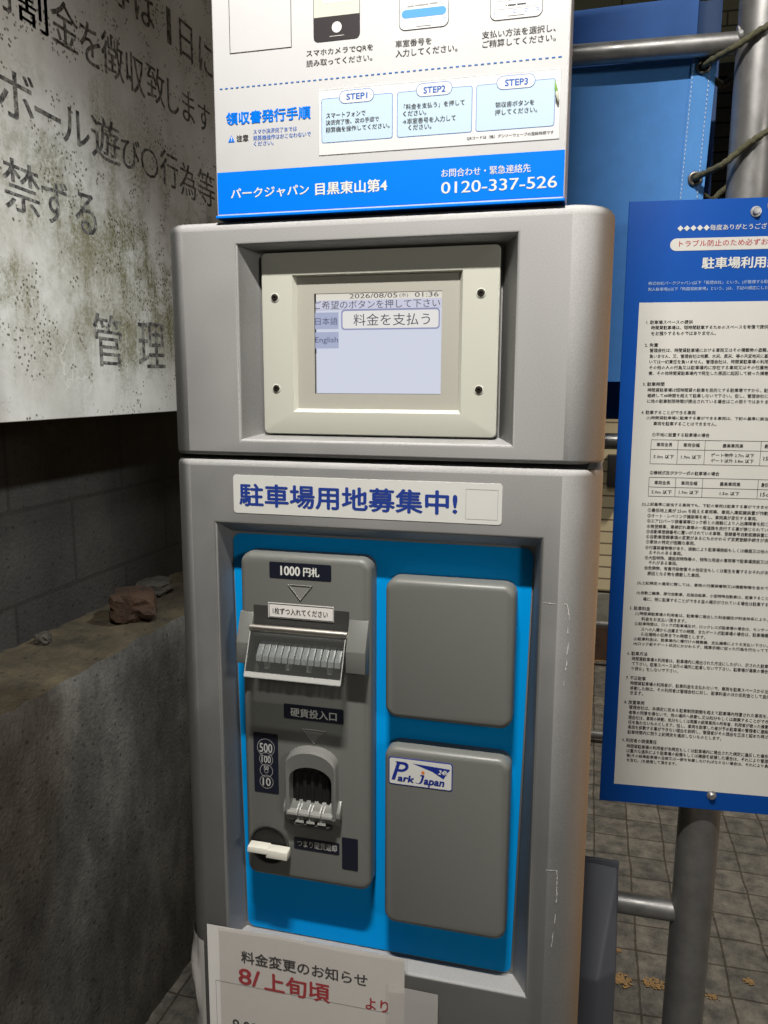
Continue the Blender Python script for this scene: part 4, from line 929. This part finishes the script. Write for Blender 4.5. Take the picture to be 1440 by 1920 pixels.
# ================================================================ HEADER SIGN on top of the machine
hs = thing('header_sign', 'white and bright blue instruction sign standing on top of the payment machine', 'sign', (0.2135, 0.03, 1.553))
f = MB()
f.box(0.0505, 0.3772, 0.0004, 0.052, 1.5560, 2.250, BOARD, 0.0018)
f.build('board', hs)
HB = mat('blue_print_shade', (0.0, 0.15, 0.62), 0.35)
f = MB(); sheet(f, [(0.0522, 1.5592), (0.3762, 1.5592), (0.3762, 1.5968), (0.0522, 1.5968)], 0.0002, BAND)
f.quad((0.0512, 0.0010, 1.5572), (0.3768, 0.0010, 1.5572), (0.3762, 0.0002, 1.5592), (0.0522, 0.0002, 1.5592), BAND)
f.box(0.0500, 0.3776, -0.0012, 0.0535, 1.5548, 1.5574, BAND, 0.0006)
text(f, 'パークジャパン', 0.0660, 0.1445, 1.5768, 0.0092, WTXT, 0.0, 0.022, 3, .6, 1.6); text(f, '目黒東山第4', 0.1511, 0.2193, 1.5768, 0.0108, WTXT, 0.0, 0.024, 3, .6, 1.6)
text(f, 'お問合わせ・緊急連絡先', 0.2693, 0.3476, 1.5838, 0.0070, WTXT, 0.0, 0.006, 3, .6, 1.6); text(f, '0120-337-526', 0.2695, 0.3703, 1.5713, 0.0098, WTXT, 0.0, 0.008, 4, .6, 1.6)
f.build('blue_band', hs, smooth=0)
KM = {'K': (INK, 0.012), 'B': (BAND, 0.032), 'b': (INKBLUE, 0.010)}
SM = {'k': (INK, 0.012), 's': (INKBLUE, 0.022), 'n': (INK, 0.012)}
def caption(name, pick):
    f = MB()
    for k, s, x0, x1, z, h in HEADER:
        if k in KM and s != '注意' and pick(x0, z): text(f, s, x0, x1, z, h, KM[k][0], 0.0001, KM[k][1], 3, .7, 1.5)
    return f, name
for name, pick in (('phone_caption', lambda x, z: z > 1.68 and x < 0.2), ('phone_caption', lambda x, z: z > 1.68 and 0.2 < x < 0.3), ('phone_caption', lambda x, z: z > 1.68 and x > 0.3),
                   ('heading', lambda x, z: 1.635 < z < 1.68), ('caution_note', lambda x, z: z < 1.635)):
    f, nm = caption(name, pick)
    if name == 'caution_note': text(f, '注意', 0.0730, 0.0850, 1.6263, 0.0055, INK, 0.0001, 0.03, 3)
    f.build(nm, hs, smooth=0)
f = MB(); sheet(f, [(0.0644, 1.6234), (0.0711, 1.6234), (0.0679, 1.6296)], 0.0001, BAND)
sheet(f, [(0.06755, 1.6258), (0.06835, 1.6258), (0.0685, 1.6280), (0.0674, 1.6280)], -0.00005, WTXT); sheet(f, rrect(0.0675, 0.0684, 1.6242, 1.6251, .0003, 3), -0.00005, WTXT)
f.build('warning_triangle', hs, smooth=0)
f = MB(); x = 0.0572
while x < 0.3710: sheet(f, [(x, 1.6705), (x + .0029, 1.6705), (x + .0029, 1.6714), (x, 1.6714)], 0.0001, LINEBLUE); x += 0.00545
f.build('dashed_line', hs, smooth=0)
f = MB(); frame2d(f, [(0.0684, 1.7006), (0.1295, 1.7006), (0.1295, 1.7640), (0.0684, 1.7640)], [(0.0690, 1.7012), (0.1289, 1.7012), (0.1289, 1.7634), (0.0690, 1.7634)], 0.0001, INK); f.build('code_frame', hs, smooth=0)
# receipt steps: a label of its own with three boxes
f = MB(); plate(f, 0.1547, 0.3708, 1.6060, 1.6615, 0.0003, 0.0000, 0.0004, 0.0001, BOARD, 2)
frame2d(f, [(0.1547, 1.6060), (0.3708, 1.6060), (0.3708, 1.6615), (0.1547, 1.6615)], [(0.15485, 1.60615), (0.37065, 1.60615), (0.37065, 1.66135), (0.15485, 1.66135)], -0.0001, HAIRL)
stl = f.build('step_label', hs, smooth=0)
BX = ((0.1575, 0.2245, 0.1746, 0.2073), (0.2285, 0.2958, 0.2457, 0.2781), (0.2991, 0.3664, 0.3165, 0.3495))
for i, (a, b_, p0, p1) in enumerate(BX):
    f = MB(); sheet(f, rrect(a, b_, 1.6162, 1.6543, 0.0022), -0.0001, LINEBLUE); sheet(f, rrect(a + .0005, b_ - .0005, 1.6167, 1.6538, 0.0018), -0.0002, PALEB)
    sheet(f, rrect(p0, p1, 1.6485, 1.6598, 0.0056), -0.0003, LINEBLUE); sheet(f, rrect(p0 + .0005, p1 - .0005, 1.6490, 1.6593, 0.0051), -0.0004, BOARD)
    for k, s, x0, x1, z, h in HEADER:
        if k in SM and k != 'n' and a - 0.002 < x0 < b_: text(f, s, x0, x1, z, h, SM[k][0], -0.0005, SM[k][1], 3, .7, 1.5)
    f.build('step_box', stl, smooth=0)
f = MB(); text(f, 'QRコードは（株）デンソーウェーブの登録商標です', 0.2916, 0.3661, 1.6114, 0.0031, INK, -0.0002, 0.014, 2, .6, 1.5); f.build('footnote', stl, smooth=0)
# phone pictures
f = MB(); sheet(f, rrect(0.1506, 0.1942, 1.7024, 1.7900, 0.0045), 0.0001, PHONEK); sheet(f, [(0.1511, 1.7227), (0.1937, 1.7227), (0.1937, 1.7840), (0.1511, 1.7840)], 0.0000, PHONES)
sheet(f, [(0.1600, 1.7335), (0.1870, 1.7335), (0.1870, 1.7700), (0.1600, 1.7700)], -0.0001, BOARD)
disc2d(f, 0.1726, 1.7133, 0.0046, -0.0001, WTXT); sheet(f, rrect(0.1658, 0.1795, 1.7059, 1.7063, .0002, 2), -0.0001, WTXT)
f.build('phone_picture', hs, smooth=0)
f = MB(); sheet(f, rrect(0.2298, 0.2739, 1.7042, 1.7900, 0.0055), 0.0001, PHONEK); sheet(f, rrect(0.2303, 0.2734, 1.7047, 1.7895, 0.0050), 0.0000, BOARD)
sheet(f, rrect(0.2322, 0.2716, 1.7138, 1.7206, 0.0033), -0.0001, SKYB); sheet(f, rrect(0.2453, 0.2587, 1.7062, 1.7066, .0002, 2), -0.0001, INK)
for x0, x1, z in ((0.2350, 0.2354, 1.7232), (0.2372, 0.2430, 1.7232), (0.2440, 0.2560, 1.7234), (0.2572, 0.2640, 1.7237)): sheet(f, [(x0, z - .0006), (x1, z - .0006), (x1, z + .0006), (x0, z + .0006)], -0.0001, HAIRL)
for x in (0.2572, 0.2690): rframe(f, x, x + .0022, 1.7092, 1.7116, .0006, .0003, -0.0001, SKYB)
f.build('phone_picture', hs, smooth=0)
f = MB(); sheet(f, rrect(0.3095, 0.3536, 1.7042, 1.7900, 0.0055), 0.0001, PHONEK); sheet(f, rrect(0.3100, 0.3531, 1.7047, 1.7895, 0.0050), 0.0000, BOARD)
sheet(f, rrect(0.3249, 0.3385, 1.7066, 1.7070, .0002, 2), -0.0001, INK); rframe(f, 0.3128, 0.3506, 1.7125, 1.7190, .0012, .0002, -0.0001, HAIRL)
for x0, x1 in ((0.3225, 0.3235), (0.3245, 0.3312), (0.3322, 0.3396)): sheet(f, [(x0, 1.7146), (x1, 1.7146), (x1, 1.7158), (x0, 1.7158)], -0.0001, INK)
for x in (0.3290, 0.3385, 0.3478): rframe(f, x, x + .0026, 1.7090, 1.7114, .0006, .0003, -0.0001, LINEBLUE)
stroke(f, [(0.3136, 1.7112), (0.3126, 1.7101), (0.3136, 1.7090)], .0003, -0.0001, LINEBLUE)
f.build('phone_picture', hs, smooth=0)
# a seedling stuck to the right edge of the header
LEAF = mat('green_leaf', (0.14, 0.30, 0.05), 0.5, var=(200, .3)); STEM = mat('pale_leaf_tip', (0.62, 0.62, 0.50), 0.5)
f = MB()
f.tube([(0.3658, -0.0012, 1.6528), (0.3664, -0.002, 1.6480), (0.3672, -0.002, 1.6430)], 0.0005, LEAF, 8, True, [0.0001, 0.0007, 0.0011])
f.tube([(0.3664, -0.0012, 1.6510), (0.3676, -0.002, 1.6460), (0.3684, -0.002, 1.6415)], 0.0005, LEAF, 8, True, [0.0001, 0.0005, 0.0008])
f.tube([(0.3670, -0.0015, 1.6445), (0.3682, -0.0025, 1.6400), (0.3690, -0.002, 1.6352)], 0.001, STEM, 10, True, [0.0008, 0.0017, 0.0006])
tag(f.build('leaf_bud', None, smooth=60), 'tiny green and white plant bud stuck near right edge of the white header sign', 'plant bud')

# ================================================================ taped paper notice
pn = thing('paper_notice', 'white paper notice in clear film taped across the lower front of the payment machine', 'notice', (0.13, -0.003, 0.6))
def wavy(x0, x1, zt0, zt1, z1, m, y0, amp, name, parent, nx=26, nz=22, seed=0, left_wrap=False):
    f = MB(); P = []; rn = random.Random(seed); ph = rn.random() * 6
    for j in range(nz + 1):
        for i in range(nx + 1):
            u = i / nx; v = j / nz; x = x0 + (x1 - x0) * u; zt = zt0 + (zt1 - zt0) * u; z = z1 + (zt - z1) * v
            P.append((x, y0 - amp * (0.5 + 0.5 * sin(ph + 5.2 * u + 2.2 * v)) - amp * .5 * (0.5 + 0.5 * sin(3.1 * ph + 11 * u - 4 * v)), z))
    f.add(P, [(j * (nx + 1) + i, j * (nx + 1) + i + 1, (j + 1) * (nx + 1) + i + 1, (j + 1) * (nx + 1) + i) for j in range(nz) for i in range(nx)], m)
    return f.build(name, parent, smooth=180)
def py(x, z): return -0.0040 - 0.0012 * (0.5 + 0.5 * sin(1 + 5.2 * x / .25))
wavy(0.0150, 0.2425, 0.8010, 0.8035, 0.52, PAPER, -0.0030, 0.0002, 'paper', pn, seed=4)
wavy(0.0300, 0.2462, 0.8008, 0.8058, 0.52, FILM, -0.0044, 0.0007, 'plastic_sleeve', pn, seed=4)
f = MB()
text(f, '料金変更のお知らせ', 0.0562, 0.2018, 0.7686, 0.0150, INK, -0.0034, 0.02, 3, .6, 1.6)
text(f, '8/', 0.0526, 0.0775, 0.7440, 0.0195, RED, -0.0034, 0.02, 3, .5, 1.6); text(f, '上旬頃', 0.0835, 0.1590, 0.7436, 0.0225, RED, -0.0034, 0.028, 3, .6, 1.6); text(f, 'より', 0.2001, 0.2252, 0.7420, 0.0138, RED, -0.0034, 0.022, 3, .6, 1.8)
text(f, '8:00', 0.0430, 0.0737, 0.6800, 0.0150, INK, -0.0034, 0.012, 3, .6, 1.8)
for P in ([(0.0239, 0.56), (0.0239, 0.7325), (0.2370, 0.7352), (0.2370, 0.56)],): stroke(f, P, 0.0005, -0.0034, HAIRL)
f.build('lettering', pn, smooth=0)
wavy(0.2255, 0.2790, 0.7715, 0.7712, 0.53, TAPE, -0.0058, 0.0006, 'tape', pn, seed=2)
f = MB(); P = []; nx, nz = 30, 24                                   # crumpled tape folded round the left edge
rn = random.Random(11)
for j in range(nz + 1):
    for i in range(nx + 1):
        u = i / nx; v = j / nz; z = 0.53 + v * (0.7995 - 0.53) - (0.018 * u * (1 if v > .9 else v)); s_ = -0.030 + u * 0.064
        if s_ < 0.0: x = XL - 0.0012; yy = 0.022 - s_; 
        else:
            a = min(s_ / 0.0346, 1) * pi / 2; x = XL + RL - (RL + .0014) * cos(a); yy = RL - (RL + .0014) * sin(a)
            if s_ > 0.0346: x += s_ - 0.0346
        c = 0.0045 * max(0, sin(34 * (z + 1.25 * s_) + 1.0)) ** 5 + 0.0022 * max(0, sin(61 * (z + 0.5 * s_) + 2.0)) ** 3 + 0.0007 * sin(40 * z + 90 * u)
        if u < .9: yy -= c + 0.0010 + (0.0034 * u); x -= c * .5
        else: yy -= 0.0052
        P.append((x, yy, z))
f.add(P, [(j * (nx + 1) + i, j * (nx + 1) + i + 1, (j + 1) * (nx + 1) + i + 1, (j + 1) * (nx + 1) + i) for j in range(nz) for i in range(nx)], TAPE)
o = f.build('tape', pn, smooth=180); o['label'] = 'crumpled tape folded round the left edge'

# ================================================================ PIPE FRAME, RULES SIGN, BANNERS
pf = thing('pipe_frame', 'galvanised steel pipe post with welded cross rails, right of the payment machine', 'pipe frame', (0.59, 0.455, 0))
f = MB(); f.tube([(0.5805, 0.455, 0.0), (0.5935, 0.455, 1.2), (0.600, 0.455, 2.4)], 0.0295, GALV, 40); f.build('post', pf)
for z, r in ((1.842, 0.0135), (1.318, 0.0115), (0.600, 0.0165)):
    f = MB(); f.tube([(0.05, 0.455, z), (0.575, 0.455, z + (-0.008 if z > 1.8 else 0.0))], r, GALV, 28)
    f.build('rail', pf)
f = MB(); rn = random.Random(2)
for k in range(12): f.tube([(0.5675, 0.440 + 0.002 * k, 1.849 - abs(k - 6) * .002), (0.5715, 0.441 + 0.002 * k, 1.851 - abs(k - 6) * .002)], 0.0030 + .0015 * rn.random(), STEELB, 8)
f.build('weld', pf)

rs = thing('rules_sign', 'royal blue sign with an ivory panel of small rules, bolted to the pipe post', 'sign', (0.4427, 0.4, 0.795))
rs.rotation_euler = (0, 0, 0.0829)
SW = 0.312
# parts below are built in the sign's own frame: x along the board, z up from its lower edge
def local(z): return z - 0.795
f = MB(); f.box(0, SW, 0.0, 0.003, 0, 0.8387, RBLUE, 0.0006); f.build('board', rs)
f = MB(); sheet(f, [(0.0192, local(0.8230)), (SW - .0192, local(0.8230)), (SW - .0192, local(1.5055)), (0.0192, local(1.5055))], -0.0003, RWHITE)
sheet(f, rrect(0.0541, SW - .0541, local(1.5705), local(1.5860), 0.0077), -0.0003, RWHITE)
f.build('text_panel', rs, smooth=0)
f = MB()
RM = {'w': (WTXT, 0.01, 3), 'r': (RED, 0.008, 3), 'W': (WTXT, 0.028, 3), 'v': (LAVTXT, 0.006, 2), 'k': (RINK, 0.021, 1)}
for k, s, x0, x1, z, h in RULES:
    m, bo, rs_ = RM[k]; text(f, s, x0, x1, local(z), h, m, -0.0005, bo, rs_, .7, 1.4)
def hline(x0, x1, z): sheet(f, [(x0, local(z) - .00028), (x1, local(z) - .00028), (x1, local(z) + .00028), (x0, local(z) + .00028)], -0.0006, RINK)
def vline(x, z0, z1): sheet(f, [(x - .00028, local(z0)), (x + .00028, local(z0)), (x + .00028, local(z1)), (x - .00028, local(z1))], -0.0006, RINK)
for zs in ((1.3248, 1.3118, 1.2922), (1.2737, 1.2604, 1.2477)):
    for z in zs: hline(0.0442, 0.2480, z)
    for x in (0.0443, 0.0791, 0.1139, 0.1844, 0.2480): vline(x, zs[2], zs[0])
f.build('lettering', rs, smooth=0)
def bolt(u, z):
    f = MB(); n = 6
    rg = lambda r, y, m_=24: [(u + r * cos(2 * pi * k / m_), y, local(z) + r * sin(2 * pi * k / m_)) for k in range(m_)]
    f.loops([rg(.0068, -.0002), rg(.0066, -.0014), rg(.0045, -.0016)], STEELB)
    f.loops([rg(.0045, -.0014), rg(.0045, -.0050), rg(.0036, -.0062), rg(.0012, -.0064)], STEELB, cap1=True)
    return f.build('bolt', rs, smooth=35)
for u, z in ((0.1563, 1.6165), (0.1760, 1.6230), (0.1547, 0.8180)): bolt(u, z)

def cloth_material(name, c):
    m = mat(name, c, 0.65, var=(40, 0.06)); t, p = nodes(m)
    tc = t.nodes.new('ShaderNodeTexCoord'); w = t.nodes.new('ShaderNodeTexChecker'); w.inputs['Scale'].default_value = 900
    t.links.new(tc.outputs['Object'], w.inputs['Vector'])
    b = t.nodes.new('ShaderNodeBump'); b.inputs['Strength'].default_value = 0.3; b.inputs['Distance'].default_value = 0.0006
    t.links.new(w.outputs['Fac'], b.inputs['Height']); t.links.new(b.outputs['Normal'], p.inputs['Normal'])
    return m
CLOTH = cloth_material('blue_banner_cloth', (0.058, 0.245, 0.64)); CLOTHD = cloth_material('dark_blue_cloth', (0.028, 0.13, 0.44)); HEMC = cloth_material('blue_hem_cloth', (0.07, 0.275, 0.67))
def cloth(mb, x0, x1, z0, z1, y, amp, m, slant=0.0, nx=30, nz=24, ph=0.0):
    P = []
    for j in range(nz + 1):
        for i in range(nx + 1):
            u = i / nx; v = j / nz; z = z0 + (z1 - z0) * v; x = x0 + (x1 - x0 - slant * (1 - v)) * u
            yy = y + amp * sin(ph + 7 * u + 2.5 * v) + amp * .5 * sin(9 * v + ph)
            P.append((x, yy, z))
    mb.add(P, [(j * (nx + 1) + i, j * (nx + 1) + i + 1, (j + 1) * (nx + 1) + i + 1, (j + 1) * (nx + 1) + i) for j in range(nz) for i in range(nx)], m)
    Q = [(x, y_ + 0.0012, z) for x, y_, z in P]
    mb.add(Q, [((j + 1) * (nx + 1) + i, (j + 1) * (nx + 1) + i + 1, j * (nx + 1) + i + 1, j * (nx + 1) + i) for j in range(nz) for i in range(nx)], m)
bn = thing('banner', 'plain blue cloth banner with eyelets, tied to the pipe post behind the machine', 'banner', (0.3, 0.5, 1.4))
f = MB(); cloth(f, 0.02, 0.5475, 1.4025, 1.8290, 0.473, 0.0022, CLOTH, 0.016); f.build('cloth', bn, smooth=180)
f = MB(); P = []
for j in range(25):
    v = j / 24; z = 1.4025 + 0.4265 * v; xe = 0.5475 - 0.016 * (1 - v)
    yy = 0.473 + 0.0022 * sin(7 + 2.5 * v) + 0.0011 * sin(9 * v)
    P += [(xe - 0.031, yy - 0.0022, z), (xe, yy - 0.0018, z)]
f.add(P, [(2 * j, 2 * j + 1, 2 * j + 3, 2 * j + 2) for j in range(24)], HEMC); hm = f.build('hem', bn, smooth=180)
for dx in (0.0290, 0.0080):
    f = MB(); z = 1.408
    while z < 1.826:
        v = (z - 1.4025) / 0.4265; xe = 0.5475 - 0.016 * (1 - v); yy = 0.473 + 0.0022 * sin(7 + 2.5 * v) + 0.0011 * sin(9 * v)
        f.box(xe - dx - .00045, xe - dx + .00045, yy - .0030, yy - .0019, z, z + .0032, THREAD); z += 0.0056
    f.build('stitching', hm, smooth=0)
def grommet(x, z, y):
    f = MB(); n, k_ = 28, 10; R0, r0 = 0.0072, 0.0024; V = []; F = []
    for a in range(n):
        for b_ in range(k_):
            t_, q_ = 2 * pi * a / n, 2 * pi * b_ / k_; rr = R0 + r0 * cos(q_)
            V.append((x + rr * cos(t_), y + r0 * .7 * sin(q_), z + rr * sin(t_)))
            F.append((a * k_ + b_, ((a + 1) % n) * k_ + b_, ((a + 1) % n) * k_ + (b_ + 1) % k_, a * k_ + (b_ + 1) % k_))
    f.add(V, F, GROM); disc2d(f, x, z, 0.0065, y - 0.0002, BLACK); f.build('eyelet', bn)
grommet(0.5308, 1.8142, 0.4695); grommet(0.5288, 1.6734, 0.4695)
b2 = thing('banner', 'darker blue cloth sheet hanging behind the front banner, showing above the top rail', 'banner', (0.3, 0.56, 1.36))
f = MB(); cloth(f, 0.0, 0.528, 1.345, 1.936, 0.56, 0.003, CLOTHD, 0.004, ph=2.0); f.build('cloth', b2, smooth=180)
f = MB(); cloth(f, 0.528, 0.560, 1.345, 1.932, 0.562, 0.002, cloth_material('navy_hem_cloth', (0.02, 0.06, 0.17)), 0.0, 4, 20, ph=3.0); f.build('hem', b2, smooth=180)
def rope(pts, label):
    f = MB(); P = []
    for i in range(len(pts) - 1):
        for k in range(8):
            u = k / 8; p = Vector(pts[i]).lerp(Vector(pts[i + 1]), u); p.z += 0.0009 * sin(k * 2.6 + i * 3); P.append(p)
    P.append(Vector(pts[-1])); f.tube(P, 0.0042, ROPE, 10); return tag(f.build('rope', None, smooth=180), label, 'rope', 'ropes tying the banner to the post')
rope([(0.5308, 0.474, 1.8142), (0.5318, 0.462, 1.8145), (0.560, 0.424, 1.817), (0.590, 0.4215, 1.8345), (0.620, 0.428, 1.849), (0.636, 0.455, 1.850), (0.610, 0.490, 1.835), (0.560, 0.505, 1.800), (0.5440, 0.486, 1.803), (0.5322, 0.478, 1.8130)], 'olive rope from the banner eyelet at the top rail round the post')
rope([(0.5288, 0.474, 1.6734), (0.5298, 0.462, 1.6732), (0.556, 0.425, 1.678), (0.586, 0.4205, 1.702), (0.617, 0.428, 1.722), (0.634, 0.455, 1.724), (0.600, 0.492, 1.690), (0.555, 0.505, 1.650), (0.540, 0.486, 1.656), (0.5302, 0.478, 1.6722)], 'olive rope from the lower banner eyelet round the post, just above the rules sign')

# black moulded bin beside the machine
bb = thing('plastic_bin', 'black plastic bin with a sloping lid, between the machine and the lower rail', 'bin', (0.445, 0.39, 0))
f = MB()
K = [(0.4506, 0.340), (0.4768, 0.362), (0.4768, 0.4335), (0.4150, 0.4335), (0.4150, 0.340)]
T = [0.5445, 0.5520, 0.673, 0.676, 0.551]
bmx = bmesh.new(); vv = [bmx.verts.new((x, y, 0.0)) for x, y in K] + [bmx.verts.new((x, y, z)) for (x, y), z in zip(K, T)]; n = 5
for k in range(n): bmx.faces.new((vv[k], vv[(k + 1) % n], vv[n + (k + 1) % n], vv[n + k]))
for tri in ((0, 1, 2), (0, 2, 3), (0, 3, 4)): bmx.faces.new([vv[n + k] for k in tri])
bmx.faces.new([vv[k] for k in range(n)][::-1])
bmesh.ops.recalc_face_normals(bmx, faces=bmx.faces[:])
bmesh.ops.bevel(bmx, geom=[e for e in bmx.edges if e.calc_face_angle(0) > 0.25], offset=0.004, segments=3, profile=0.5, affect='EDGES')
f.bm(bmx, DPLAST); f.build('bin_body', bb, smooth=45)
f = MB(); f.box(0.4150, 0.4768, 0.4345, 0.4395, 0.0, 0.680, DPLAST, 0.0015); f.build('back_panel', bb)

# children were modelled in place: undo the offset of their thing's origin (the rules sign is built in its own frame)
bpy.context.view_layer.update()
for o in list(C.objects):
    if o.parent and o.parent.parent is None and o.parent is not rs:
        o.matrix_parent_inverse = o.parent.matrix_world.inverted()
S.render.film_transparent = False
S.cycles.use_denoising = True; S.cycles.caustics_reflective = False; S.cycles.caustics_refractive = False
S.cycles.max_bounces = 8; S.cycles.transparent_max_bounces = 12
